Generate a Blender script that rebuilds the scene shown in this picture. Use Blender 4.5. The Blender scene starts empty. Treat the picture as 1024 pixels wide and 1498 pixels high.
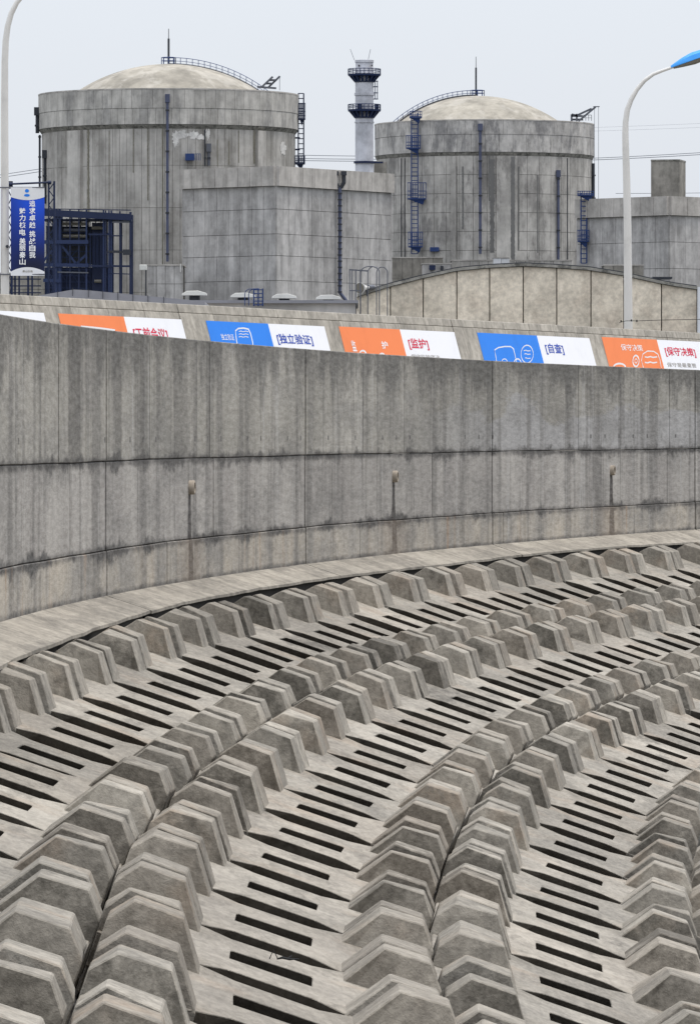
import bpy, bmesh, math, random
from mathutils import Vector, Matrix, Euler
random.seed(7)
R = math.radians
scn = bpy.context.scene
col = scn.collection

# ------------------------------------------------------------------ camera, sky, sun, exposure
EYE = 1.628                       # camera height above the promenade, metres
FP = 9000.0                       # focal length in photo pixels (photo 1024 x 1498)
HOR = 629.0                       # row of the horizon in the photo
cam = bpy.data.cameras.new('camera')
cam.sensor_fit = 'VERTICAL'; cam.sensor_height = 36.0; cam.sensor_width = 24.6
cam.lens = 36.0 * FP / 1498.0
cam.shift_y = -(749.0 - HOR) / 1498.0
cam.clip_start = 1.0; cam.clip_end = 12000
camo = bpy.data.objects.new('camera', cam); col.objects.link(camo)
camo.location = (0, 0, EYE); camo.rotation_euler = (R(90), 0, 0)
scn.camera = camo

SUN_EL, SUN_AZ = R(74), R(95)    # azimuth clockwise from +Y
w = bpy.data.worlds.new('World'); scn.world = w; w.use_nodes = True
nt = w.node_tree; nt.nodes.clear()
out = nt.nodes.new('ShaderNodeOutputWorld')
sky = nt.nodes.new('ShaderNodeTexSky'); sky.sky_type = 'NISHITA'; sky.sun_disc = False
sky.sun_elevation = SUN_EL; sky.sun_rotation = SUN_AZ
sky.air_density = 1.0; sky.dust_density = 4.0; sky.ozone_density = 1.0
b1 = nt.nodes.new('ShaderNodeBackground'); b1.inputs[1].default_value = 0.05
nt.links.new(sky.outputs[0], b1.inputs[0])
b2 = nt.nodes.new('ShaderNodeBackground'); b2.inputs[0].default_value = (0.675, 0.71, 0.775, 1)
# overcast sky: brighter towards the zenith, as cloud decks are
tcw = nt.nodes.new('ShaderNodeTexCoord'); sxw = nt.nodes.new('ShaderNodeSeparateXYZ'); mx = nt.nodes.new('ShaderNodeMath'); mw = nt.nodes.new('ShaderNodeMath')
mx.operation = 'MAXIMUM'; mx.inputs[1].default_value = 0.0; mw.operation = 'MULTIPLY_ADD'; mw.inputs[1].default_value = 2.0; mw.inputs[2].default_value = 1.0
nt.links.new(tcw.outputs['Generated'], sxw.inputs[0]); nt.links.new(sxw.outputs[2], mx.inputs[0]); ms = nt.nodes.new('ShaderNodeMath'); ms.operation = 'POWER'; ms.inputs[1].default_value = 2.0
nt.links.new(mx.outputs[0], ms.inputs[0]); nt.links.new(ms.outputs[0], mw.inputs[0]); nt.links.new(mw.outputs[0], b2.inputs[1])
ad = nt.nodes.new('ShaderNodeAddShader')
nt.links.new(b1.outputs[0], ad.inputs[0]); nt.links.new(b2.outputs[0], ad.inputs[1]); nt.links.new(ad.outputs[0], out.inputs[0])

sl = bpy.data.lights.new('sun', 'SUN'); sl.energy = 1.5; sl.angle = R(18); sl.color = (1.0, 0.95, 0.87)
so = bpy.data.objects.new('sun', sl); col.objects.link(so)
sd = Vector((math.sin(SUN_AZ) * math.cos(SUN_EL), math.cos(SUN_AZ) * math.cos(SUN_EL), math.sin(SUN_EL)))
so.rotation_euler = sd.to_track_quat('Z', 'Y').to_euler(); so.location = sd * 200

vs = scn.view_settings
vs.view_transform = 'Standard'; vs.look = 'None'; vs.gamma = 1; vs.use_curve_mapping = False; vs.exposure = 0.0

# ------------------------------------------------------------------ node materials
def lin(c):
    return tuple(((x / 255) / 12.92 if x / 255 <= .04045 else ((x / 255 + .055) / 1.055) ** 2.4) for x in c)

class NM:
    """small helper round one material's node tree"""
    def __init__(s, name, rough=.9, spec=.2, metal=0):
        s.m = bpy.data.materials.new(name); s.m.use_nodes = True
        s.t = s.m.node_tree; s.b = s.t.nodes['Principled BSDF']
        s.b.inputs['Roughness'].default_value = rough
        s.b.inputs['Specular IOR Level'].default_value = spec
        s.b.inputs['Metallic'].default_value = metal
    def n(s, k, **kw):
        x = s.t.nodes.new('ShaderNode' + k)
        for a, v in kw.items(): setattr(x, a, v)
        return x
    def put(s, sock, v):
        if hasattr(v, 'is_output') or isinstance(v, bpy.types.NodeSocket): s.t.links.new(v, sock)
        elif isinstance(v, (tuple, list)) and len(v) == 3 and sock.type == 'RGBA': sock.default_value = (*v, 1)
        else: sock.default_value = v
    def math(s, op, a, b=0, c=0, clamp=False):
        x = s.n('Math', operation=op, use_clamp=clamp)
        s.put(x.inputs[0], a); s.put(x.inputs[1], b); s.put(x.inputs[2], c)
        return x.outputs[0]
    def ramp(s, v, lo, hi, a=0., b=1.):
        x = s.n('MapRange', interpolation_type='SMOOTHSTEP')
        s.put(x.inputs['Value'], v); s.put(x.inputs['From Min'], lo); s.put(x.inputs['From Max'], hi)
        s.put(x.inputs['To Min'], a); s.put(x.inputs['To Max'], b)
        return x.outputs[0]
    def mix(s, f, a, b, mode='MIX'):
        x = s.n('MixRGB', blend_type=mode)
        s.put(x.inputs[0], f); s.put(x.inputs[1], a); s.put(x.inputs[2], b)
        return x.outputs[0]
    def noise(s, vec, scale=1., detail=5., rough=.6, sc=None, off=None, dist=0.):
        if sc or off is not None:
            mp = s.n('Mapping'); s.put(mp.inputs[0], vec)
            if sc: mp.inputs['Scale'].default_value = sc
            if off is not None: s.put(mp.inputs['Location'], off)
            vec = mp.outputs[0]
        x = s.n('TexNoise'); s.put(x.inputs['Vector'], vec)
        x.inputs['Scale'].default_value = scale; x.inputs['Detail'].default_value = detail
        x.inputs['Roughness'].default_value = rough; x.inputs['Distortion'].default_value = dist
        return x.outputs[0]
    def worldvec(s):
        g = s.n('NewGeometry'); s.oi = s.n('ObjectInfo')
        return g.outputs['Position']
    def uvvec(s):
        s.oi = s.n('ObjectInfo'); return s.n('TexCoord').outputs['UV']
    def objvec(s):
        """object coordinates shifted per object so that copies differ"""
        tc = s.n('TexCoord'); oi = s.n('ObjectInfo'); s.oi = oi
        v = s.n('VectorMath', operation='ADD'); s.put(v.inputs[0], tc.outputs['Object'])
        sc = s.math('MULTIPLY', oi.outputs['Random'], 97.)
        s.put(v.inputs[1], sc)
        return v.outputs[0]
    def bump(s, h, strength=.3, dist=.02):
        x = s.n('Bump'); x.inputs['Strength'].default_value = strength; x.inputs['Distance'].default_value = dist
        s.put(x.inputs['Height'], h); s.put(s.b.inputs['Normal'], x.outputs[0])
    def contrast(s, c, g, mean):
        x = s.n('Gamma'); s.put(x.inputs[0], c); x.inputs[1].default_value = g
        f = [m ** (1 - g) for m in mean]
        return s.mix(1., x.outputs[0], f, 'MULTIPLY')
    def color(s, c): s.put(s.b.inputs['Base Color'], c)

def concrete(name, c, vary=.12, scale=1., streak=(2.5, 2.5, .12), streak_amt=.35, blotch=.3, grime=None, grime_amt=.0, fine=9., bump=.35, warm=None, tone_grime=False, world=False, contrast=1.25, grime_shade=0., stretch=None):
    """weathered concrete: tone per piece, blotches, streaks, dark grime, rust-brown tint, fine grain"""
    k = NM(name); v = k.uvvec() if world == 'uv' else k.worldvec() if world else k.objvec()
    VS = (1, 1, .3) if world is True else stretch
    base = k.mix(k.ramp(k.noise(v, .9 * scale, 6, .65, sc=VS), .36, .64), [x * .78 for x in c], [min(1, x * 1.15) for x in c])
    tone = k.math('ADD', k.math('MULTIPLY', k.oi.outputs['Random'], 2 * vary), 1 - vary)
    if tone_grime:
        s3 = k.n('SeparateColor'); k.put(s3.inputs[0], k.oi.outputs['Color'])
        tone = k.math('ADD', k.math('MULTIPLY', s3.outputs[2], 2 * vary), 1 - vary)
    cc = k.n('CombineColor'); [k.put(cc.inputs[i], tone) for i in range(3)]
    base = k.mix(1., base, cc.outputs[0], 'MULTIPLY')
    if warm:
        base = k.mix(k.math('MULTIPLY', k.ramp(k.noise(v, .7 * scale, 4, .6, off=(7, 3, 1)), .52, .68), .5), base, warm)
    st = k.noise(v, 1., 4, .6, sc=streak)
    base = k.mix(k.math('MULTIPLY', k.ramp(st, .45, .62), streak_amt), base, [x * .38 for x in c])
    st2 = k.noise(v, 1., 3, .55, sc=tuple(x * 2.7 for x in streak), off=(3, 9, 4))
    base = k.mix(k.math('MULTIPLY', k.ramp(st2, .52, .66), streak_amt * .6), base, [min(1, x * 1.35) for x in c])
    base = k.mix(k.math('MULTIPLY', k.ramp(k.noise(v, 2.3 * scale, 7, .7, sc=VS, off=(1, 5, 2)), .5, .62), blotch), base, [x * .5 for x in c])
    if grime:
        g = k.noise(v, 1.3 * scale, 8, .72, sc=VS, off=(11, 2, 6))
        if tone_grime:
            sp = k.n('SeparateColor'); k.put(sp.inputs[0], k.oi.outputs['Color'])
            lo = k.math('SUBTRACT', .80, k.math('MULTIPLY', sp.outputs[0], .52))
            if grime_shade:  # heavier grime on the side faces, which also paints in their shade
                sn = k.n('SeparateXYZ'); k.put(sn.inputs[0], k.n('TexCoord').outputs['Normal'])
                lo = k.math('SUBTRACT', lo, k.math('MULTIPLY', k.ramp(k.math('ABSOLUTE', sn.outputs[0]), .6, .9), grime_shade))
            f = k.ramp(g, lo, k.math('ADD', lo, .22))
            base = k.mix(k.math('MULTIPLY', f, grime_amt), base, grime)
            base = k.mix(k.math('MULTIPLY', sp.outputs[1], .55), base, k.mix(.35, base, warm or c))
        else:
            base = k.mix(k.math('MULTIPLY', k.ramp(g, .49, .6), grime_amt), base, grime)
    fn = k.noise(v, fine * scale, 4, .7, sc=stretch)
    base = k.mix(.35, base, k.mix(k.ramp(fn, .25, .75), [x * .55 for x in c], [min(1, x * 1.35) for x in c]), 'MIX')
    if contrast != 1: base = k.contrast(base, contrast, c)
    k.color(base)
    k.bump(k.math('ADD', fn, k.math('MULTIPLY', st2, .8)), bump, .015)
    return k.m

def plain(name, c, rough=.5, spec=.4, metal=0, dirt=.2, scale=3.):
    k = NM(name, rough, spec, metal); v = k.objvec()
    a = k.noise(v, scale, 6, .65)
    k.color(k.mix(k.math('MULTIPLY', k.ramp(a, .45, .75), dirt), c, [x * .45 for x in c]))
    k.bump(k.noise(v, scale * 6, 3), .1, .01)
    return k.m

M = {}
M['slab'] = concrete('slab concrete', (.272, .247, .206), .26, 1.4, (1.3, 1.3, 2.6), .3, .6, (.05, .045, .037), .95, 16., .7, warm=(.29, .225, .165), tone_grime=True, stretch=(.3, 1, 1))
M['rib'] = concrete('rib concrete', (.275, .25, .208), .27, 1.5, (3.2, 3.2, .9), .4, .6, (.05, .045, .036), .95, 12., .8, warm=(.27, .195, .13), tone_grime=True, grime_shade=.15)
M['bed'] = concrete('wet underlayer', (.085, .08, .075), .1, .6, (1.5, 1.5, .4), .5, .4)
M['walk'] = concrete('ledge concrete', (.325, .292, .24), .07, 1.1, (1.6, .5, 1.), .5, .35, (.11, .10, .085), .5, 11., .6, world='uv', stretch=(.3, 1, 1))
M['edge_shade'] = plain('shadow under promenade edge', (.05, .047, .042), .95, .1)  # black colour paints the shadow line below the ledge edge
M['panel'] = concrete('containment concrete', (.43, .405, .365), .05, .16, (.75, .75, .035), .5, .15, (.17, .155, .13), .45, 2.2, .3, world=True)
M['panel_old'] = concrete('spalled containment concrete', (.45, .425, .385), .08, .2, (.6, .6, .045), .45, .6, (.16, .15, .14), .8, 2.0, .3, world=True)
M['ring'] = concrete('ring concrete', (.47, .445, .40), .05, .22, (.6, .6, .06), .4, .2, (.17, .165, .16), .55, 2.4, .3, world=True)
M['ring_old'] = concrete('spalled ring concrete', (.48, .455, .42), .12, .30, (.5, .5, .12), .35, .8, (.16, .155, .155), .85, 2.2, .3, world=True)
M['core'] = concrete('joint concrete', (.11, .105, .095), .05, .3)
M['dome'] = concrete('dome concrete', (.33, .302, .25), .04, .2, (.22, .22, .12), .25, .35, (.43, .40, .345), .7, 1.6, .3, world=True)
M['aux'] = concrete('annex concrete', (.44, .42, .395), .06, .22, (.65, .65, .05), .5, .15, (.22, .21, .20), .5, 2.4, .3, world=True)
M['auxcap'] = concrete('parapet concrete', (.44, .41, .37), .05, .25, (.5, .5, .05), .35, .12, (.24, .225, .20), .3, 2.4, .3, world=True)
M['tower'] = concrete('stair tower concrete', (.28, .26, .225), .06, .3, (.5, .5, .1), .3, .4, (.13, .12, .1), .5, 3., world=True)
M['dyke'] = concrete('dyke concrete', (.37, .34, .288), .06, .7, (1.3, 1.3, .25), .45, .45, (.19, .175, .15), .35, 8., .3)
M['hall'] = concrete('pebbledash panel', (.72, .63, .50), .05, .7, (.7, .7, .06), .22, .3, (.36, .27, .20), .3, 7., .4)
M['coping'] = concrete('mossy coping', (.30, .285, .25), .1, .9, (1., 1., 1.), .4, .6, (.04, .04, .034), .9, 5.)
M['black'] = plain('dark joint', (.03, .03, .03), .9, .1)
M['blue'] = plain('blue painted steel', (.02, .045, .145), .5, .3, 0, .35, .6)
M['navy'] = plain('navy painted steel', (.012, .02, .056), .5, .3, 0, .4, .6)
M['navyhi'] = plain('blue grey steel beam', (.019, .032, .085), .5, .3, 0, .4, .6)
M['pipe'] = plain('blue grey downpipe', (.075, .085, .135), .6, .3, 0, .5, .5)
M['grey'] = plain('grey steel', (.10, .105, .12), .5, .4, 0, .3, 1.)
M['vent'] = plain('pale roof ventilator', (.60, .59, .54), .6, .3, 0, .3, 1.5)
M['dark'] = plain('dark steel', (.035, .038, .045), .6, .3)
M['stack'] = concrete('white chimney shell', (.56, .56, .585), .02, .2, (.5, .5, .03), .15, .12, None, 0, 2., .1)
M['polegrey'] = plain('pale painted lamp post', (.60, .58, .54), .45, .4, 0, .35, 1.2)
M['lampblue'] = plain('bright blue lamp shell', (.03, .28, .72), .35, .5, 0, .05)
M['lens'] = plain('lamp underside', (.16, .145, .115), .4, .5)
M['white'] = plain('white paint', (.72, .72, .73), .7, .2, 0, .10, 1.2)
M['orange'] = plain('orange paint', (.74, .205, .07), .7, .2, 0, .12, 1.2)
M['skyblue'] = plain('blue paint', (.022, .19, .66), .7, .2, 0, .12, 1.2)
M['red'] = plain('red lettering', (.58, .012, .05), .7, .2, 0, .05)
M['inkblue'] = plain('blue lettering', (.02, .06, .36), .7, .2, 0, .05)
M['inkgrey'] = plain('grey lettering', (.30, .28, .25), .7, .2)
M['chalk'] = plain('white lettering', (.80, .80, .80), .7, .2, 0, .02)
M['roof'] = plain('grey roof sheet', (.23, .23, .25), .6, .3, 0, .3, 1.)
M['cable'] = plain('cable', (.20, .21, .23), .6, .2)
M['rust'] = plain('rusty drain mouth', (.34, .29, .23), .8, .2, 0, .6, 9.)
M['horn'] = plain('loudspeaker horn', (.62, .60, .56), .5, .3)
M['whitewall'] = plain('white cladding', (.66, .66, .66), .7, .2)
M['land'] = plain('yard ground', (.32, .30, .27), .9, .1)
M['seabed'] = plain('sea ground', (.09, .095, .09), .9, .1)

def pole_banner_mat():
    k = NM('printed banner blue', .55, .3)
    tc = k.n('TexCoord'); sp = k.n('SeparateXYZ'); k.put(sp.inputs[0], tc.outputs['UV'])
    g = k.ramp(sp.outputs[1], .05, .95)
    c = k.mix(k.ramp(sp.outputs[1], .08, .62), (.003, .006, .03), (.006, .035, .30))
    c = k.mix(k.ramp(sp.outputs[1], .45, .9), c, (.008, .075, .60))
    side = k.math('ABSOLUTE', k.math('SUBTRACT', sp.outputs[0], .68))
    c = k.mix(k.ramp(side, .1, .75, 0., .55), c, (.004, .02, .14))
    k.color(c); return k.m
M['bannerblue'] = pole_banner_mat()

# ------------------------------------------------------------------ mesh helper
class MB:
    def __init__(s): s.v = []; s.f = []; s.uv = {}
    def add(s, vs, fs, uvs=None):
        o = len(s.v); s.v += [tuple(p) for p in vs]
        for i, f in enumerate(fs):
            s.f.append([o + j for j in f])
            if uvs: s.uv[len(s.f) - 1] = uvs[i]
    def box(s, a, b):
        (x0, y0, z0), (x1, y1, z1) = a, b
        s.add([(x0, y0, z0), (x1, y0, z0), (x1, y1, z0), (x0, y1, z0), (x0, y0, z1), (x1, y0, z1), (x1, y1, z1), (x0, y1, z1)],
              [(3, 2, 1, 0), (4, 5, 6, 7), (0, 1, 5, 4), (1, 2, 6, 5), (2, 3, 7, 6), (3, 0, 4, 7)])
    def bar(s, p, q, r, rz=None):
        """square bar from p to q"""
        p, q = Vector(p), Vector(q); d = (q - p).normalized()
        u = d.cross(Vector((0, 0, 1)) if abs(d.z) < .9 else Vector((0, 1, 0))).normalized(); v = d.cross(u)
        rz = rz or r
        vs = [c + u * a * r + v * b * rz for c in (p, q) for a, b in ((-1, -1), (1, -1), (1, 1), (-1, 1))]
        s.add(vs, [(0, 1, 5, 4), (1, 2, 6, 5), (2, 3, 7, 6), (3, 0, 4, 7), (3, 2, 1, 0), (4, 5, 6, 7)])
    def tube(s, pts, r, n=8):
        pts = [Vector(p) for p in pts]; rr = r if isinstance(r, (list, tuple)) else [r] * len(pts)
        vs = []; fs = []
        for i, p in enumerate(pts):
            d = (pts[min(i + 1, len(pts) - 1)] - pts[max(i - 1, 0)]).normalized()
            u = d.cross(Vector((0, 1, 0)) if abs(d.y) < .9 else Vector((1, 0, 0))).normalized(); v = d.cross(u)
            for j in range(n):
                a = 2 * math.pi * j / n; vs.append(p + (u * math.cos(a) + v * math.sin(a)) * rr[i])
        for i in range(len(pts) - 1):
            for j in range(n):
                k = (j + 1) % n; fs.append((i * n + j, i * n + k, (i + 1) * n + k, (i + 1) * n + j))
        fs.append(tuple(range(n - 1, -1, -1))); fs.append(tuple(range((len(pts) - 1) * n, len(pts) * n)))
        s.add(vs, fs)
    def prism(s, poly, ext):
        """poly: list of 3-D points, ext: extrusion vector"""
        n = len(poly); e = Vector(ext); P = [Vector(p) for p in poly]
        s.add(P + [p + e for p in P], [tuple(range(n))[::-1], tuple(range(n, 2 * n))] + [(i, (i + 1) % n, n + (i + 1) % n, n + i) for i in range(n)])
    def lathe(s, prof, n=48, c=(0, 0, 0), a0=0., a1=2 * math.pi):
        full = abs(a1 - a0 - 2 * math.pi) < 1e-6; m = n if full else n + 1
        vs = []; fs = []
        for r, z in prof:
            for j in range(m):
                a = a0 + (a1 - a0) * j / n; vs.append((c[0] + r * math.cos(a), c[1] + r * math.sin(a), c[2] + z))
        for i in range(len(prof) - 1):
            for j in range(n):
                k = (j + 1) % m
                fs.append((i * m + j, i * m + k, (i + 1) * m + k, (i + 1) * m + j))
        s.add(vs, fs)
    def mesh(s, name, mat, smooth=False, bevel=0):
        me = bpy.data.meshes.new(name); me.from_pydata(s.v, [], s.f)
        bm = bmesh.new(); bm.from_mesh(me)
        bmesh.ops.recalc_face_normals(bm, faces=bm.faces) if not s.uv else None
        if bevel: bmesh.ops.bevel(bm, geom=[e for e in bm.edges if len(e.link_faces) == 2 and e.calc_face_angle() > .35], offset=bevel, segments=1, affect='EDGES', clamp_overlap=True)
        if s.uv:
            bm.faces.ensure_lookup_table(); ul = bm.loops.layers.uv.new('UVMap')
            for i, uvs in s.uv.items():
                for l, uv in zip(bm.faces[i].loops, uvs): l[ul].uv = uv
        if smooth:
            for f in bm.faces: f.smooth = True
        bm.to_mesh(me); bm.free()
        if smooth: me.set_sharp_from_angle(angle=R(35))
        me.materials.append(mat)
        return me
    def build(s, name, mat, parent=None, loc=(0, 0, 0), smooth=False, bevel=0, **tags):
        return link(name, s.mesh(name, mat, smooth, bevel), parent, loc, **tags)

def link(name, me, parent=None, loc=(0, 0, 0), rot=(0, 0, 0), **tags):
    o = bpy.data.objects.new(name, me); col.objects.link(o)
    if parent is not None: o.parent = parent
    o.location = loc; o.rotation_euler = rot
    for k, v in tags.items(): o[k] = v
    return o
def thing(name, label, cat, loc=(0, 0, 0), group=None):
    o = bpy.data.objects.new(name, None); col.objects.link(o); o.location = loc
    o['label'] = label; o['category'] = cat
    if group: o['group'] = group
    return o
def copy_to(o, parent=None):
    c = o.copy(); col.objects.link(c); c.parent = parent
    return c

def sight(x, y, D, z0=0.):
    """the point at distance D seen at photo pixel (x, y), as height above z0"""
    return Vector(((x - 512) / FP * D, D, (HOR - y) / FP * D + EYE - z0))

# ------------------------------------------------------------------ sea wall and promenade (arcs in plan)
WC, WR = (191.22, 42.94), 194.434      # wall face: centre and radius
EC, ER = (175.81, 45.83), 178.521      # promenade edge
EDGE = [(0, 963), (52, 948), (140, 921), (180, 906), (235, 889), (290, 875.5), (341, 866), (400, 857), (440, 850), (504, 842), (570, 834), (640, 826.5), (784, 809), (850, 803), (1024, 791)]
def arc(c, r, a): return (c[0] + r * math.cos(a), c[1] + r * math.sin(a))
def wall_angle(x, c=WC, r=WR):
    """angle on the arc where the sight line of photo column x meets it (near hit)"""
    a = (x - 512) / FP
    A = a * a + 1; B = -2 * (a * c[0] + c[1]); C = c[0] ** 2 + c[1] ** 2 - r * r
    D = (-B + math.sqrt(B * B - 4 * A * C)) / 2 / A
    return math.atan2(D - c[1], a * D - c[0]) % (2 * math.pi)
def s_of(ang): return (math.pi - ang) * WR      # metres along the wall, growing away from the camera
WTOP, L1, L2 = 2.616, 1.319, 0.439

def sea_wall_mat(drains, s_mid, s_left):
    k = NM('sea wall concrete', .92, .15)
    tc = k.n('TexCoord'); uv = tc.outputs['UV']; sp = k.n('SeparateXYZ'); k.put(sp.inputs[0], uv)
    U, V = sp.outputs[0], sp.outputs[1]
    oi = k.n('ObjectInfo')
    up = k.ramp(V, L1 - .02, L1 + .02); lo = k.ramp(V, L2 + .02, L2 - .02)
    up_c = k.mix(k.ramp(k.noise(uv, 1., 5, .6, sc=(.35, .5, 1)), .3, .7), (.275, .252, .207), (.385, .352, .295))
    mid_c = k.mix(k.ramp(k.noise(uv, 1., 5, .6, sc=(.7, .35, 1), off=(3, 1, 0)), .3, .7), (.305, .276, .24), (.425, .388, .335))
    lo_c = k.mix(k.ramp(k.noise(uv, 1., 5, .6, sc=(.8, .7, 1), off=(9, 4, 0)), .35, .7), (.31, .28, .235), (.44, .382, .30))
    c = k.mix(up, mid_c, up_c); c = k.mix(lo, c, lo_c)
    # paler repaired lower part of the top lift, with a ragged upper edge
    e = k.math('ADD', k.math('MULTIPLY', k.noise(uv, 1., 6, .6, sc=(.25, 1.2, 1), off=(2, 8, 0)), 1.5), k.math('MULTIPLY', V, -1.0))
    pale = k.math('MULTIPLY', k.math('MULTIPLY', k.ramp(e, -1.18, -1.08), up), k.ramp(U, s_mid - 4, s_mid + 6))
    c = k.mix(k.math('MULTIPLY', pale, .8), c, (.40, .38, .355))
    # board marks, streaks and mottling of very different widths
    mo = k.noise(uv, 1., 8, .7, sc=(.35, 1., 1), off=(12, 3, 0))
    c = k.mix(k.ramp(mo, .47, .60, 0., .42), c, (.17, .158, .138))
    st = k.noise(uv, 1., 5, .66, sc=(1.1, .07, 1))
    c = k.mix(k.ramp(st, .49, .60, 0., .55), c, (.125, .114, .097))
    st3 = k.noise(uv, 1., 6, .7, sc=(2.6, .15, 1), off=(4, 4, 0))
    c = k.mix(k.ramp(st3, .56, .66, 0., .45), c, (.44, .415, .375))
    st4 = k.noise(uv, 1., 2, .5, sc=(6., .10, 1), off=(1, 14, 0))
    c = k.mix(k.ramp(st4, .66, .71, 0., .7), c, (.08, .073, .063))
    c = k.mix(k.ramp(st4, .30, .25, 0., .55), c, (.48, .455, .415))
    # broad dark water runs on the top lift, strongest at the near end
    br = k.noise(uv, 1., 2, .5, sc=(.62, .02, 1), off=(5, 2, 0))
    c = k.mix(k.math('MULTIPLY', k.math('MULTIPLY', k.ramp(br, .52, .57), up), k.ramp(U, s_left + 24, s_left + 8, .1, .65)), c, (.105, .095, .078))
    # run-off under the crest
    tn = k.math('ADD', k.noise(uv, 1., 8, .75, sc=(.7, .5, 1), off=(8, 8, 0)), k.math('MULTIPLY', k.math('SUBTRACT', V, WTOP), .30))
    c = k.mix(k.ramp(tn, .33, .50, 0., .75), c, (.095, .088, .074))
    # tie-rod holes left low on the top lift
    hu = k.math('ABSOLUTE', k.math('SUBTRACT', k.math('FRACT', k.math('MULTIPLY', U, 1.05)), .5))
    hv = k.math('ABSOLUTE', k.math('SUBTRACT', V, 1.53))
    hole = k.math('MULTIPLY', k.ramp(hu, .055, .035), k.ramp(hv, .035, .022))
    c = k.mix(k.math('MULTIPLY', k.math('MULTIPLY', hole, k.ramp(k.noise(uv, 1., 2, .5, sc=(.6, .3, 1), off=(2, 2, 0)), .42, .5)), .8), c, (.06, .055, .048))
    # grime at the pour joints
    gn = k.noise(uv, 1., 6, .7, sc=(.9, 1.4, 1), off=(1, 6, 0))
    for z, hgt, s_ in ((L1, .16, .8), (L2, .15, .95), (0., .10, .8)):
        below = k.math('ABSOLUTE', k.math('SUBTRACT', V, z - .01))
        g = k.math('SUBTRACT', k.math('MULTIPLY', k.ramp(gn, .35, .8), hgt * 1.6), below)
        c = k.mix(k.ramp(g, -.02, .10, 0., s_), c, (.055, .05, .043))
        c = k.mix(k.math('MULTIPLY', k.ramp(below, .07, .015), k.ramp(gn, .3, .6, .25, .7)), c, (.06, .054, .046))
    # rust-brown runs on the bottom lift
    ru = k.noise(uv, 1., 4, .6, sc=(2.2, .3, 1), off=(6, 2, 0))
    c = k.mix(k.math('MULTIPLY', k.ramp(ru, .56, .72, 0., .7), lo), c, (.30, .185, .10))
    # black drip under every weep pipe
    wob = k.math('MULTIPLY', k.math('SUBTRACT', k.noise(uv, 1., 3, .6, sc=(.1, 2.5, 1)), .5), .10)
    for u0, z0 in drains:
        d = k.math('ABSOLUTE', k.math('ADD', k.math('SUBTRACT', U, u0 + .02), wob))
        wd = k.ramp(V, z0, 0., .10, .22)
        f = k.math('MULTIPLY', k.ramp(d, wd, k.math('MULTIPLY', wd, .6)), k.ramp(V, z0 + .02, z0 - .05))
        c = k.mix(k.math('MULTIPLY', f, .93), c, (.04, .031, .024))
        d2 = k.ramp(k.math('ABSOLUTE', k.math('SUBTRACT', U, u0)), 1.3, .2)
        c = k.mix(k.math('MULTIPLY', k.math('MULTIPLY', d2, lo), .3), c, (.33, .25, .17))
    fn = k.noise(uv, 16., 4, .7, sc=(.25, 1, 1))
    c = k.mix(.28, c, k.mix(k.ramp(fn, .25, .75), (.12, .11, .10), (.46, .43, .39)))
    tone = k.math('ADD', k.math('MULTIPLY', oi.outputs['Random'], .16), .92)
    cc = k.n('CombineColor'); [k.put(cc.inputs[i], tone) for i in range(3)]
    c = k.mix(1., c, cc.outputs[0], 'MULTIPLY')
    c = k.contrast(c, 1.28, (.325, .285, .232))
    k.color(c)
    k.bump(k.math('ADD', k.math('ADD', fn, k.math('MULTIPLY', st3, 1.2)), k.math('MULTIPLY', mo, 1.)), .4, .02)
    return k.m

drain_px = ((277, 713), (575, 697), (893, 688))
drains = []
for x, y in drain_px:
    a = wall_angle(x); px, py = arc(WC, WR, a); drains.append((a, (HOR - y) / FP * py + EYE))
M['seawall'] = sea_wall_mat([(s_of(a), z) for a, z in drains], s_of(wall_angle(640)), s_of(wall_angle(0)))

main_joints = [wall_angle(x) for x in (155, 446, 719, 1015.5)]
a_near = wall_angle(0) + 14 / WR; a_far = wall_angle(1024) - 25 / WR
def cuts(extra):
    """list of (angle, half gap) from the near end to the far end"""
    c = [(a_near, 0)] + [(a, .045) for a in main_joints] + [(wall_angle(x), .018) for x in extra] + [(a_far, 0)]
    return sorted(c, key=lambda t: -t[0])
wall = thing('sea_wall', 'long curved grey concrete sea wall standing behind the paved strip and armour blocks', 'wall')
def wall_panel(a0, g0, a1, g1, z0, z1, out, wav):
    n = max(2, int((a0 - a1) * WR / 1.2)); m = MB(); th = .45; 
    a0 -= g0 / WR; a1 += g1 / WR
    rows = []; c = .008
    for i in range(n + 1):
        a = a0 + (a1 - a0) * i / n
        zb = z0 + (wav(a, z0) if z0 > 0 else -.25); zt = z1 + (wav(a, z1) if z1 < WTOP else 0)
        prof = [(WR + th, zb), (WR - out + c, zb), (WR - out, zb + c), (WR - out, zt - c), (WR - out + c, zt), (WR + th, zt)]
        aa = a
        rows.append([(*arc(WC, r, aa), z) for r, z in prof])
    k = len(rows[0]); vs = [p for r in rows for p in r]; fs = []; uvs = []
    def u(i): return s_of(a0 + (a1 - a0) * i / n)
    for i in range(n):
        for j in range(k):
            j2 = (j + 1) % k
            fs.append((i * k + j, i * k + j2, (i + 1) * k + j2, (i + 1) * k + j))
            uvs.append([(u(i), rows[i][j][2]), (u(i), rows[i][j2][2]), (u(i + 1), rows[i + 1][j2][2]), (u(i + 1), rows[i + 1][j][2])])
    for i, fl in ((0, 1), (n, 0)):
        f = [i * k + j for j in range(k)]
        if fl: f = f[::-1]
        fs.append(tuple(f)); uvs.append([(u(i), vs[j][2]) for j in f])
    m.add(vs, fs, uvs)
    m.build('wall_panel', M['seawall'], wall)
def wav(a, z): 
    s = s_of(a); return .004 * math.sin(s * .5 + z * 7) + .003 * math.sin(s * 1.7 + z * 3)
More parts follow.
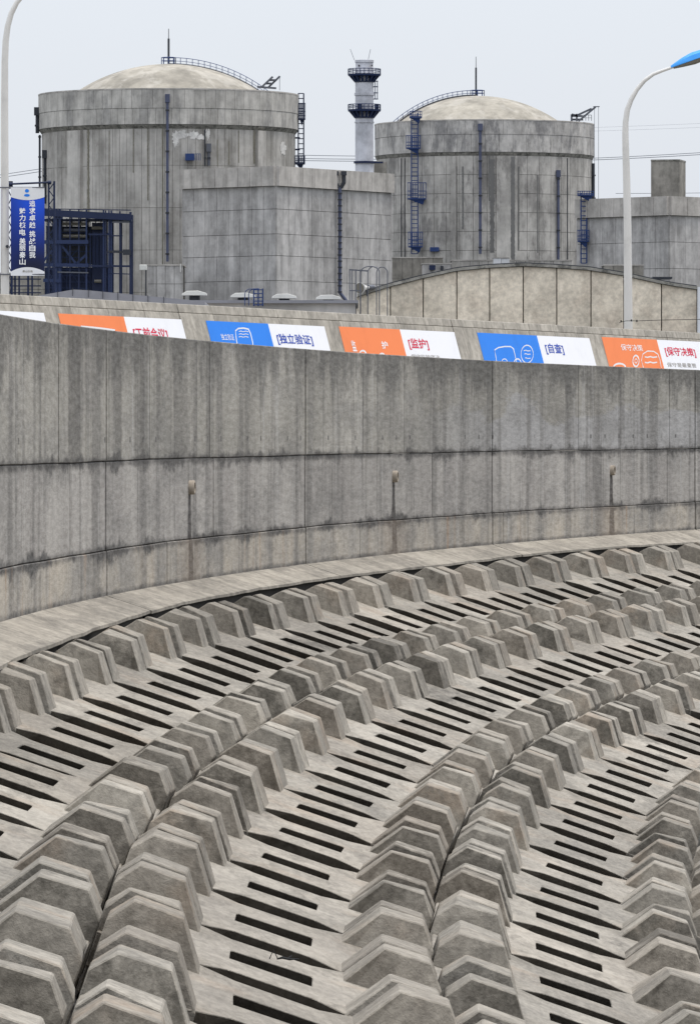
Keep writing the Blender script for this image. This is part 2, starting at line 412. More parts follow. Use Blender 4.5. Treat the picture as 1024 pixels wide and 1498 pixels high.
for z0, z1, extra, out in ((0, L2 - .003, (243, 432, 525, 735, 766), .012), (L2 + .003, L1 - .003, (103, 312, 365, 632, 840, 975), .0), (L1 + .003, WTOP, (85, 125, 218, 306, 590, 845, 904, 978), .006)):
    c = cuts(extra)
    for (p, gp), (q, gq) in zip(c, c[1:]):
        wall_panel(p, gp, q, gq, z0, z1, out + random.uniform(0, .006), wav)
for a, z in drains:
    m = MB(); px, py = arc(WC, WR, a); n = Vector((WC[0] - px, WC[1] - py, 0)).normalized(); t = Vector((-n.y, n.x, 0))
    prof = [(.075, -.1), (.08, .05), (.07, .065), (.055, .065), (.05, -.05)]
    N = 14; vs = []; fs = []
    for r, h in prof:
        for j in range(N):
            b = 2 * math.pi * j / N; vs.append(Vector((px, py, z)) + n * h + (t * math.cos(b) + Vector((0, 0, 1)) * math.sin(b)) * r)
    for i in range(len(prof) - 1):
        for j in range(N): fs.append((i * N + j, i * N + (j + 1) % N, (i + 1) * N + (j + 1) % N, (i + 1) * N + j))
    fs.append(tuple(range(4 * N, 5 * N)))
    m.add(vs, fs); m.build('drain_pipe', M['rust'], wall, smooth=True)

# ledge at the foot of the wall: slabs laid to fall towards the sea, between the same joints
prom = link('ledge', None); prom['kind'] = 'structure'
FALL = .335
def edge_y(x):
    if x <= EDGE[0][0]: return EDGE[0][1] + (x - EDGE[0][0]) * (EDGE[1][1] - EDGE[0][1]) / (EDGE[1][0] - EDGE[0][0])
    for (x0, y0), (x1, y1) in zip(EDGE, EDGE[1:]):
        if x <= x1: return y0 + (y1 - y0) * (x - x0) / (x1 - x0)
    return EDGE[-1][1]
def ledge_width(a):
    px, py = arc(WC, WR, a); n = Vector((WC[0] - px, WC[1] - py)).normalized(); lo_, hi_ = .15, 1.4
    for _ in range(30):
        w_ = (lo_ + hi_) / 2; q = Vector((px, py)) + n * w_; z = -w_ * FALL
        if HOR + FP * (EYE - z) / q.y < edge_y(512 + FP * q.x / q.y): lo_ = w_
        else: hi_ = w_
    return w_
_k = [wall_angle(x) for x in range(10, 1021, 101)]; _w = [ledge_width(a) for a in _k]
def ledge_w(a):
    if a >= _k[0]: return _w[0]
    for a0, a1, w0, w1 in zip(_k, _k[1:], _w, _w[1:]):
        if a >= a1: return w0 + (w1 - w0) * (a0 - a) / (a0 - a1)
    return _w[-1]
pj = [a_near] + main_joints + [a_far]
for i in range(len(pj) - 1):
    n = 22; m = MB(); kb = MB(); vs = []; tuv = []; kv = []
    for j in range(n + 1):
        a = pj[i] + (pj[i + 1] - pj[i]) * j / n
        a -= .03 / WR if j == 0 else (-.03 / WR if j == n else 0)
        w_ = ledge_w(a) + random.uniform(-.012, .012); u_ = s_of(a)
        for r, z in ((WR + .3, -.002), (WR - .002, -.002), (WR - w_, -w_ * FALL), (WR - w_, -w_ * FALL - .03), (WR + .3, -.04)):
            vs.append((*arc(WC, r, a), z)); tuv.append((u_, WR - r))
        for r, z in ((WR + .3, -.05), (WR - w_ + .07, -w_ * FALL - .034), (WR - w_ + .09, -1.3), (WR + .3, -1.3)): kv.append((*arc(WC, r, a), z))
    fs = []; uvs = []
    for j in range(n):
        for q in range(5):
            f_ = (j * 5 + q, j * 5 + (q + 1) % 5, j * 5 + 5 + (q + 1) % 5, j * 5 + 5 + q); fs.append(f_); uvs.append([tuv[z] for z in f_])
    for f_ in ((0, 1, 2, 3, 4), tuple(n * 5 + z for z in (4, 3, 2, 1, 0))): fs.append(f_); uvs.append([tuv[z] for z in f_])
    m.add(vs, fs, uvs); m.build('paving_slab', M['walk'], prom)
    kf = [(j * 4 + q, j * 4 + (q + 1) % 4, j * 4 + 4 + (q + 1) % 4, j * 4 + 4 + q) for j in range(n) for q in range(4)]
    kb.add(kv, kf); kb.build('kerb_wall', M['edge_shade'], prom)

# ------------------------------------------------------------------ armour block slope
SC = 2.2; PITCH = 2.6444; SLOPE = .3373; TH = math.atan(SLOPE); ROWW = .82285 * SC
A0, A1, A2, A3 = 1.43544553, -.123916, -.01070495, .00177129
X0, Y0 = -.148012 * SC, .00341802411 * 9000 * SC
NT = 6000; T0, T1 = -15 * PITCH * 1.5, 15 * PITCH * 1.3
curve = []
def head(t): u = t / (10 * PITCH); return A0 + A1 * u + A2 * u * u + A3 * u ** 3
def kap(t): u = t / (10 * PITCH); return (A1 + 2 * A2 * u + 3 * A3 * u * u) / (10 * PITCH)
dt = (T1 - T0) / (NT - 1); x = y = 0.; ls = [0.] * 5
for i in range(NT):
    t = T0 + i * dt
    curve.append([t, x, y, head(t)] + ls[:])
    tm = t + dt / 2; x += math.cos(head(tm)) * dt; y += math.sin(head(tm)) * dt
    ls = [l + (1 + k * ROWW * kap(tm)) * dt for k, l in enumerate(ls)]
i0 = int(-T0 / dt); fr = -T0 / dt - i0
ox, oy, ol = curve[i0][1], curve[i0][2], curve[i0][4:]
for c in curve:
    c[1] += X0 - ox; c[2] += Y0 - oy
    for k in range(5): c[4 + k] -= ol[k] + 0
def on_row(k, L):
    lo_, hi_ = 0, NT - 1
    while hi_ - lo_ > 1:
        mid = (lo_ + hi_) // 2
        if curve[mid][4 + k] < L: lo_ = mid
        else: hi_ = mid
    a, b = curve[lo_], curve[hi_]; q = (L - a[4 + k]) / max(1e-9, b[4 + k] - a[4 + k])
    return [a[i] + (b[i] - a[i]) * q for i in range(4)]
def slope_pt(k, L, d, h=0.):
    """row k, distance L along it, horizontal distance d down the slope, height h square to it"""
    t, px, py, ph = on_row(k, L); D = k * ROWW + d + h * math.sin(TH)
    return Vector((px + D * math.sin(ph), py - D * math.cos(ph), -SC + EYE - (k * ROWW + d) * SLOPE + h * math.cos(TH))), ph

# underlayer below the blocks
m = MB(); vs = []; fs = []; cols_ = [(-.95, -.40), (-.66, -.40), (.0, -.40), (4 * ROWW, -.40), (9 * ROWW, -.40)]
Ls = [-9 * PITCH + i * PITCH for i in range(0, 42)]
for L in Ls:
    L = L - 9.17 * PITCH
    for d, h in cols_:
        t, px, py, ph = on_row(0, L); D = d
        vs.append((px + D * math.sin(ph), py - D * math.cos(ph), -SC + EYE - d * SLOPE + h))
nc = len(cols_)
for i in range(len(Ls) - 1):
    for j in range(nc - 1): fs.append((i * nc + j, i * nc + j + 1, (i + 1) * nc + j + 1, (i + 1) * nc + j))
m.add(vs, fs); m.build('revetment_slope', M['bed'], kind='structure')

HP = PITCH
def slab_mesh(j):
    rnd = random.Random(j)
    m = MB()
    ys_t = [-.934, -.413, -.225, .225, .413, .934]; ys_b = [-.934, -.60, -.34, .34, .60, .934]
    hw, hm, hs = .463 * HP, .378 * HP, .102 * HP
    wt = [hw, hw, hm, hm, hw, hw]; wb = [hw - .03, hw - .17, .275 * HP, .275 * HP, hw - .17, hw - .03]
    zb = [-.34, -.24, -.17, -.17, -.24, -.34]
    vs = []
    for i in range(6):
        for xx in (-wt[i], -hs, hs, wt[i]): vs.append((xx + rnd.uniform(-.006, .006), ys_t[i] + rnd.uniform(-.006, .006), rnd.uniform(-.003, .003)))
    for i in range(6):
        sb = .21 * HP
        for xx in (-wb[i], -sb, sb, wb[i]): vs.append((xx, ys_b[i], zb[i]))
    fs = []
    T = lambda i, c: i * 4 + c
    B = lambda i, c: 24 + i * 4 + c
    for i in range(5):
        for c in range(3):
            if i == 2 and c == 1: continue
            fs.append((T(i, c), T(i, c + 1), T(i + 1, c + 1), T(i + 1, c)))
            fs.append((B(i, c), B(i + 1, c), B(i + 1, c + 1), B(i, c + 1)))
        fs.append((T(i, 0), T(i + 1, 0), B(i + 1, 0), B(i, 0))); fs.append((T(i, 3), B(i, 3), B(i + 1, 3), T(i + 1, 3)))
    for c in range(3):
        fs.append((T(0, c), B(0, c), B(0, c + 1), T(0, c + 1))); fs.append((T(5, c), T(5, c + 1), B(5, c + 1), B(5, c)))
    fs += [(T(2, 1), T(3, 1), B(3, 1), B(2, 1)), (T(2, 2), B(2, 2), B(3, 2), T(3, 2)), (T(2, 1), B(2, 1), B(2, 2), T(2, 2)), (T(3, 1), T(3, 2), B(3, 2), B(3, 1))]
    m.add(vs, fs)
    return m.mesh('slab', M['slab'], bevel=.008)
def rib_mesh(sx, sy, j):
    rnd = random.Random(j * 4 + sx * 2 + sy + 50)
    m = MB(); q = lambda a=.004: rnd.uniform(-a, a)
    prof = [(.402, -.012), (.575, .237), (.838, .242), (.940, .115), (.940, -.20), (.402, -.20)]
    top_in, top_out, bot_in, bot_out = .288 * HP, .447 * HP, .266 * HP, .461 * HP
    vs = []
    for side in (0, 1):
        for y, z in prof:
            f = max(0, min(1, z / .235)); a = bot_in + (top_in - bot_in) * f; b = bot_out + (top_out - bot_out) * f
            vs.append((sx * ((a if side == 0 else b) + q()), sy * (y + (q() if z > 0 else 0)), z + (q() if z > 0 else 0)))
    n = 6
    if j >= 3:      # a chipped corner
        c_ = rnd.choice((1, 2, 7, 8)); vs[c_] = (vs[c_][0], vs[c_][1] + rnd.uniform(-.012, .012), vs[c_][2] - rnd.uniform(.008, .022))
    m.add(vs, [tuple(range(n)), tuple(range(2 * n - 1, n - 1, -1))] + [(i, n + i, n + (i + 1) % n, (i + 1) % n) for i in range(n)])
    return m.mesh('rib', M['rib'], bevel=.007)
NV = 5
slabs = [slab_mesh(j) for j in range(NV)]
ribs = {(sx, sy): [rib_mesh(sx, sy, j) for j in range(NV)] for sx in (-1, 1) for sy in (-1, 1)}

# small settlements of the blocks (down the slope, height), metres, from the near end
SETTLE = {0: [(-0.018, -0.048), (0.014, -0.032), (-0.009, -0.032), (0.01, -0.032), (0.0, -0.024), (-0.038, -0.013), (-0.023, 0.003), (-0.009, 0.017), (0.013, 0.02), (0.023, 0.011), (0.026, 0.012), (-0.001, 0.01), (0.026, 0.032), (0.054, 0.035), (0.034, 0.017), (0.045, 0.015), (-0.027, -0.007), (-0.028, -0.0), (0.037, 0.028), (0.015, 0.001)],
          1: [(0.036, 0.023), (-0.011, 0.009), (-0.026, 0.009), (-0.006, -0.008), (-0.004, -0.021), (0.011, 0.008), (0.035, 0.008), (0.002, -0.002), (0.011, -0.012), (0.027, -0.001), (-0.043, -0.006), (-0.024, 0.005), (-0.011, 0.013), (0.004, 0.003), (-0.008, 0.0), (-0.004, 0.012), (-0.026, 0.004), (-0.001, 0.02), (0.008, 0.013), (-0.001, 0.005), (-0.024, -0.002)],
          2: [(-0.018, 0.038), (-0.009, 0.021), (-0.017, 0.002), (0.011, 0.006), (0.034, -0.0), (0.024, -0.006), (0.026, -0.007), (0.013, -0.006), (-0.026, -0.002), (-0.036, -0.013), (-0.016, -0.007), (-0.005, -0.009), (-0.002, -0.014), (-0.007, -0.018), (-0.028, -0.03)], 3: []}
for _s in SETTLE.values():      # neighbours bed down together
    _o = list(_s)
    for i in range(1, len(_o) - 1): _s[i] = tuple((_o[i - 1][q] + _o[i][q] + _o[i + 1][q]) / 3 for q in (0, 1))
START = {0: -9.16813327, 1: -14.1216679, 2: -12.0533897, 3: -12.3}
SPAN = {0: range(-9, 23), 1: range(-4, 23), 2: range(-3, 17), 3: range(0, 14)}
ORD = 'first second third fourth fifth sixth seventh eighth ninth tenth eleventh twelfth thirteenth fourteenth fifteenth sixteenth seventeenth eighteenth nineteenth twentieth twenty-first twenty-second twenty-third twenty-fourth twenty-fifth twenty-sixth twenty-seventh twenty-eighth twenty-ninth thirtieth thirty-first thirty-second thirty-third'.split()
DARK = {(0, 8): (.95, .1), (1, 5): (.75, .5), (1, 4): (.6, .6), (1, 6): (.55, .9), (1, 3): (.7, .3), (2, 7): (.65, .2), (2, 3): (.7, .2), (2, 9): (.6, .1),
        (0, 14): (.2, .8), (1, 16): (.3, .7), (0, -1): (.6, .5), (0, -3): (.75, .4), (2, 2): (.6, .6), (1, 13): (.8, .1), (1, 9): (.45, .7), (2, 12): (.75, .1), (3, 6): (.8, .6), (2, -1): (.5, .2)}
ROWN = {0: ('top row by the paving', 'from the left edge'), 1: ('second row below the paving', 'up from the bottom edge'),
        2: ('third row below the paving', 'up from the bottom edge'), 3: ('lowest row at right', 'up from the bottom edge')}
proto = None
for k in range(4):
    n = 0
    for i in SPAN[k]:
        pts = [slope_pt(k, (START[k] + i + a) * PITCH, d)[0] for a in (-.45, .45) for d in (-.66, .2, 1.08)]
        px = [512 + FP * p.x / p.y for p in pts]; py = [HOR - FP * (p.z - EYE) / p.y for p in pts]
        if max(px) < -12 or min(px) > 1034 or min(py) - 45 > 1504: continue
        st = SETTLE[k][i] if 0 <= i < len(SETTLE[k]) else (random.uniform(-.015, .015), random.uniform(-.007, .007))
        P, ph = slope_pt(k, (START[k] + i + random.uniform(-.022, .022)) * PITCH, .0965 * SC + st[0]); P.z += st[1]
        gr = [slope_pt(k, (START[k] + i + a) * PITCH, d, h)[0] for a in (-.45, -.2, .1, .3, .45) for d, h in ((-.6, .2), (-.4, .2), (-.2, 0), (.1, 0), (.4, 0), (.7, .1), (.95, .2))]
        shown = sum(3 < 512 + FP * p.x / p.y < 1021 and HOR - FP * (p.z - EYE) / p.y < 1495 for p in gr) >= 2
        if not shown and not any(-12 < 512 + FP * p.x / p.y < 1036 and HOR - FP * (p.z - EYE) / p.y < 1506 for p in gr): continue
        # look of this block
        tn_ = random.random()
        g, wm = DARK.get((k, i), (random.choice((.12, .2, .28, .3, .35, .5)), random.choice((0, 0, .1, .2, .5))))
        if shown: n += 1
        tint = ('blackened ' if g > .9 else 'dark-stained ' if g > .68 else 'brown-tinged ' if wm > .65 else 'grimy ' if g > .48 else 'pale ' if g < .15 else 'grey ')
        label = f"{tint}slotted block, {ORD[n - 1]} {ROWN[k][1]} in the {ROWN[k][0]}" if shown else f'slotted block outside the photo, {("left" if max(px) < 500 else "right" if min(px) > 900 else "below") if k < 3 else ("upper", "middle", "lower", "far", "near")[i % 5] + " right"} of its {ROWN[k][0].split(" row")[0]} row'
        T = Vector((math.cos(ph), math.sin(ph), 0)); nn = Vector((math.sin(ph), -math.cos(ph), 0))
        N = (nn * math.sin(TH) + Vector((0, 0, math.cos(TH)))).normalized(); Yv = N.cross(T)
        rot = Matrix((T, Yv, N)).transposed() @ Euler((random.gauss(0, .003), random.gauss(0, .003), random.gauss(0, .006))).to_matrix()
        root = thing('armour_block', label, 'armour block', P, 'slotted armour blocks on the sea slope')
        root.rotation_euler = rot.to_euler()
        j = random.randrange(NV)
        o = link('slab', slabs[j], root); o.color = (g * .8, wm, max(0, min(1, tn_ + random.uniform(-.1, .1))), 1)
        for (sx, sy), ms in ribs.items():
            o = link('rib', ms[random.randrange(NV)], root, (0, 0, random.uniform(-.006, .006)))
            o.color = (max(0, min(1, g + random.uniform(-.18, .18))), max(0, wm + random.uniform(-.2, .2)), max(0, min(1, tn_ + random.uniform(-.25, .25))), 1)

# ground: sea floor sheet to the horizon and the yard behind the wall
m = MB(); m.add([(-6000, -2000, -7), (6000, -2000, -7), (6000, 9000, -7), (-6000, 9000, -7)], [(0, 1, 2, 3)])
m.build('ground', M['seabed'], kind='structure')
m = MB(); vs = []; fs = []
AA = [a_near + .25 - (a_near - a_far + .5) * i / 30 for i in range(31)]
for a in AA:
    for r in (WR + .46, 4500): vs.append((*arc(WC, r, a), -.02))
for i in range(30): fs.append((i * 2, i * 2 + 1, i * 2 + 3, i * 2 + 2))
m.add(vs, fs); m.build('yard', M['land'], kind='structure')

# ------------------------------------------------------------------ lettering helper
def glyphs(body, bold=0., spacing=1.):
    """text -> (points, faces) scaled into the unit square"""
    cu = bpy.data.curves.new('lettering', 'FONT'); cu.body = body; cu.size = 1; cu.offset = bold; cu.space_character = spacing; cu.resolution_u = 2
    ob = bpy.data.objects.new('lettering', cu); col.objects.link(ob)
    dg = bpy.context.evaluated_depsgraph_get(); dg.update()
    me = bpy.data.meshes.new_from_object(ob.evaluated_get(dg))
    V = [v.co.copy() for v in me.vertices]; F = [tuple(p.vertices) for p in me.polygons]
    bpy.data.objects.remove(ob); bpy.data.curves.remove(cu); bpy.data.meshes.remove(me)
    x0, x1 = min(v.x for v in V), max(v.x for v in V); y0, y1 = min(v.y for v in V), max(v.y for v in V)
    return [((v.x - x0) / (x1 - x0), (v.y - y0) / (y1 - y0)) for v in V], F

# ------------------------------------------------------------------ battered dyke wall with painted slogans
DA = sight(0, 430, 125.); DB = Vector(((1024 - 512) / FP * 175.2, 175.2, DA.z))
dz_top = DA.z; ddir = (DB - DA).normalized(); dn = Vector((ddir.y, -ddir.x, 0)); BAT = .27
def dyke(s, wd, lift=0.):
    return DA + ddir * s + dn * (BAT * wd + lift) - Vector((0, 0, wd))
def dyke_sw(x, y):
    """(distance along, distance below the crest) of the face point seen at photo pixel (x, y)"""
    xx = (x - 512) / FP; yy = (HOR - y) / FP
    a11 = ddir.x - xx * ddir.y; a12 = BAT * (dn.x - xx * dn.y); r1 = xx * DA.y - DA.x
    a21 = -yy * ddir.y; a22 = -1 - yy * BAT * dn.y; r2 = yy * DA.y - (dz_top - EYE)
    det = a11 * a22 - a12 * a21
    return ((r1 * a22 - a12 * r2) / det, (a11 * r2 - r1 * a21) / det)
dk = thing('dyke_wall', 'sloping concrete dyke wall painted with orange, blue and white slogans behind the sea wall', 'wall', DA)
j1, j2 = dyke_sw(258, 441)[0], dyke_sw(658, 463)[0]
big = j2 - j1; step = big / 9
def dyke_panel(s0, s1, g0, g1, w0, w1):
    m = MB(); th = .5
    s0 += g0; s1 -= g1
    P = [dyke(s, wd, l) - DA for l in (0, -th) for s, wd in ((s0, w0), (s1, w0), (s1, w1), (s0, w1))]
    m.add(P, [(3, 2, 1, 0), (4, 5, 6, 7), (0, 1, 5, 4), (1, 2, 6, 5), (2, 3, 7, 6), (3, 0, 4, 7)])
    m.build('dyke_panel', M['dyke'], dk, bevel=.012)
s = j1 - 4 * big; i = 0
while s < j2 + 3 * big:
    if -6 < s + step and s < 62:
        g0 = .045 if i % 9 == 0 else .012; g1 = .045 if (i + 1) % 9 == 0 else .012
        dyke_panel(s, s + step, g0, g1, .0, .19); dyke_panel(s, s + step, g0, g1, .196, 3.4)
    s += step; i += 1
def slogan(tl, mid, tr, left, wtop, bottom, inks, label):
    s0, s1, s2 = (dyke_sw(*p)[0] for p in (tl, mid, tr)); w0 = wtop
    par = None
    for a, b, mt in ((s0, s1, left), (s1, s2, 'white')):
        m = MB(); n = 6
        for i in range(n):
            u, v = a + (b - a) * i / n, a + (b - a) * (i + 1) / n
            m.add([dyke(u, w0, .006) - DA, dyke(v, w0, .006) - DA, dyke(v, w0 + bottom, .006) - DA, dyke(u, w0 + bottom, .006) - DA], [(0, 1, 2, 3)])
        if par is None: par = m.build('slogan_panel', M[mt], dk, label=label)
        else: m.build('white_field', M[mt], par)
    for body, p, q, mt, bold in inks:
        V, F = glyphs(body, bold); (u0, v0), (u1, v1) = dyke_sw(*p), dyke_sw(*q)
        m = MB(); m.add([dyke(u0 + (u1 - u0) * x, v1 + (v0 - v1) * y, .012) - DA for x, y in V], F)
        m.build('lettering', M[mt], par)
    return par
def doodle(par, pts, r=.022, closed=False, mt='chalk'):
    if closed: pts = pts + [pts[0], pts[1]]
    P = [dyke(*dyke_sw(*p), .012) - DA for p in pts]
    m = MB(); vs = []; fs = []
    for i, p in enumerate(P):
        d = (P[min(i + 1, len(P) - 1)] - P[max(i - 1, 0)]).normalized(); nn = dn.cross(d)
        nn.z *= .6
        vs += [p + nn * r, p - nn * r]
    for i in range(len(P) - 1): fs.append((2 * i, 2 * i + 1, 2 * i + 3, 2 * i + 2))
    m.add(vs, fs); m.build('drawing', M[mt], par)
def ell(cx, cy, rx, ry, a0=0, a1=360, n=22): return [(cx + rx * math.cos(R(a0 + (a1 - a0) * i / n)), cy + ry * math.sin(R(a0 + (a1 - a0) * i / n))) for i in range(n + (0 if abs(a1 - a0) == 360 else 1))]
wt = dyke_sw(301, 469)[1]
slogan((-70, 451), (-20, 454), (64, 456.5), 'skyblue', dyke_sw(30, 456)[1], 1.3, [], 'white painted slogan field at the left edge')
p = slogan((85, 458), (181, 463), (265, 466), 'orange', dyke_sw(85, 458.5)[1], 1.3, [('[工前会议]', (193, 478), (248, 501), 'red', .014)], 'orange and white painted slogan with cut-off red lettering')
doodle(p, [(118, 477.5), (130, 478.5), (146, 480), (168, 483)], .03)
p = slogan((301, 469), (392, 474), (474, 477), 'skyblue', wt, 1.3, [('[独立验证]', (403, 487.5), (459, 506.5), 'inkblue', .014), ('独立验证', (322, 488), (343, 498), 'chalk', 0)], 'blue and white painted slogan with a sketched tall bubble')
doodle(p, [(347, 506), (345, 494), (344, 484), (348, 480.5), (356, 480), (363, 481.5), (366, 488), (369, 500), (370, 508)], .028)
for yy in (485, 489, 493): doodle(p, [(349, yy), (352, yy - .8), (355, yy + .3), (359, yy - .6), (363, yy + .4)], .014)
p = slogan((495, 477), (584, 481), (663, 482.5), 'orange', dyke_sw(495, 477.5)[1], 1.3, [('[监护]', (595, 494.5), (628, 512.5), 'red', .014), ('监', (512, 498), (522, 514), 'chalk', .01), ('护', (556, 499), (568, 510.5), 'chalk', .01), ('保守监护守决', (600, 518), (643, 525), 'inkgrey', 0)], 'orange and white painted slogan with short red lettering')
doodle(p, ell(530, 519, 5, 6, 180, 360), .035); doodle(p, ell(558, 521, 4, 4, 180, 360), .03)
p = slogan((697, 486), (784, 489), (860, 490.5), 'skyblue', dyke_sw(697, 486.5)[1], 1.3, [('[自查]', (795, 502), (825.5, 519.5), 'inkblue', .014)], 'blue and white painted slogan with a sketched face and oval bubble')
doodle(p, [(726, 532), (724, 520), (722.5, 512), (728, 508.5), (738, 506.8), (746, 507), (750, 510), (752, 518), (755, 532)], .026)
doodle(p, ell(770, 518, 9, 13), .024, True)
for yy in (513, 518, 524): doodle(p, [(765 + (yy - 513) * .2, yy), (768, yy - .7), (771, yy + .4), (775, yy)], .018)
doodle(p, ell(737, 530, 4, 5, 180, 360), .02); doodle(p, ell(756, 531, 5, 6, 180, 360), .03)
p = slogan((879, 492.5), (959, 494), (1044, 495.5), 'orange', dyke_sw(879, 492.8)[1], 1.3, [('[保守决策]', (970, 507), (1018, 523.5), 'red', .014), ('保守决策', (906, 503), (940, 514), 'chalk', 0), ('保守是最重要', (974, 530), (1018, 538), 'inkgrey', 0)], 'orange and white painted slogan with a speech bubble, at the right')
doodle(p, ell(929, 528, 4.5, 8), .04, True); doodle(p, ell(929, 528, 1.8, 3), .02, True)
doodle(p, [(940, 538), (937, 528), (939, 518), (946, 513.5), (955, 514), (961, 518), (964, 526), (966, 538)], .026)
for yy in (522, 530): doodle(p, [(942, yy), (946, yy + .8), (950, yy - .4), (954, yy + .8), (960, yy)], .03)
doodle(p, ell(905, 538, 9, 6, 190, 350), .045)

# ------------------------------------------------------------------ street lamps and the flag banner
def lamp(x_px, base_y, pts, D, label, wid, headpts=None):
    b = sight(x_px, base_y, D); b.z = 0
    L = thing('street_lamp', label, 'street lamp', b, 'street lamps behind the dyke wall')
    m = MB(); P = [sight(*p, D) - b for p in pts]
    P = [Vector((P[0].x, 0, 0))] + P
    r = [wid[0] * D / FP] + [wid[0] * D / FP * (1 - i / (len(pts) - 1)) + wid[1] * D / FP * i / (len(pts) - 1) for i in range(len(pts))]
    m.tube(P, r, 12); m.build('pole', M['polegrey'], L, smooth=True)
    m = MB(); m.box((P[0].x - .25, -.25, 0), (P[0].x + .25, .25, .03)); m.build('base_plate', M['grey'], L)
    e, d = P[-1], (P[-1] - P[-2]).normalized()
    if d.z > .45: d = Vector((.93, 0, .36))
    up = Vector((-d.z, 0, d.x)); sc = D / FP
    def shell(name, mat, prof):
        m = MB(); N = 10; vs = []; fs = []
        for (t, wy, hi, lo) in prof:
            c = e + d * (t * sc)
            for j in range(N):
                a = 2 * math.pi * j / N
                q = math.sin(a); vs.append(c + Vector((0, math.cos(a) * wy * sc, 0)) + up * ((hi if q > 0 else lo) * abs(q) * sc * (1 if q > 0 else -1)))
        for i in range(len(prof) - 1):
            for j in range(N): fs.append((i * N + j, i * N + (j + 1) % N, (i + 1) * N + (j + 1) % N, (i + 1) * N + j))
        fs += [tuple(range(N))[::-1], tuple(range((len(prof) - 1) * N, len(prof) * N))]
        m.add(vs, fs); m.build(name, M[mat], L, smooth=True)
    shell('lamp_head', 'lampblue', [(-3, 2.5, 3, .5), (3, 5, 5, .8), (16, 9, 9, 1), (32, 12, 12, 1), (52, 12, 11, 1), (66, 8, 6, .8), (70, 3, 2, .5)])
    shell('lamp_lens', 'lens', [(0, 2, -.6, 3), (14, 7, -1.2, 5), (32, 10, -1.2, 7), (52, 10, -1.2, 6), (64, 6, -1, 3), (68, 2, -.7, 1)])
    return L, b
pr = [(918.5, 470), (918, 400), (917.5, 330), (916, 260), (914.8, 220), (914.2, 195), (914.6, 178), (917, 161), (922.5, 146), (931, 131), (942, 118), (955, 108.5), (968, 103.5), (984, 98)]
lamp(918, 470, pr, 184., 'tall pale street lamp with bright blue head standing at the right', (6.3, 2.0))
ox = -13
pl = [(8, 440), (8, 330), (7.5, 220), (7.5, 150), (7.8, 90), (9, 60), (12, 38), (17, 20), (25, 4), (36, -9), (50, -19), (66, -25)]
lampL, lb = lamp(8, 430, pl, 131., 'tall pale street lamp carrying blue flag banners at the left edge', (6.2, 2.8))
D = 131.; sc = D / FP
for y in (274.5, 401.5):
    a, b = sight(-50, y, D) - lb, sight(66, y, D) - lb
    m = MB(); m.tube([a + Vector((0, -.09, 0)), b + Vector((0, -.09, 0))], .014, 6); m.build('banner_arm', M['grey'], lampL)
m = MB(); a = sight(12, 361, D) - lb; m.tube([a + Vector((0, -.1, 0)), a + Vector((.0, -.22, 0))], .035, 8); m.build('bracket_knob', M['dark'], lampL)
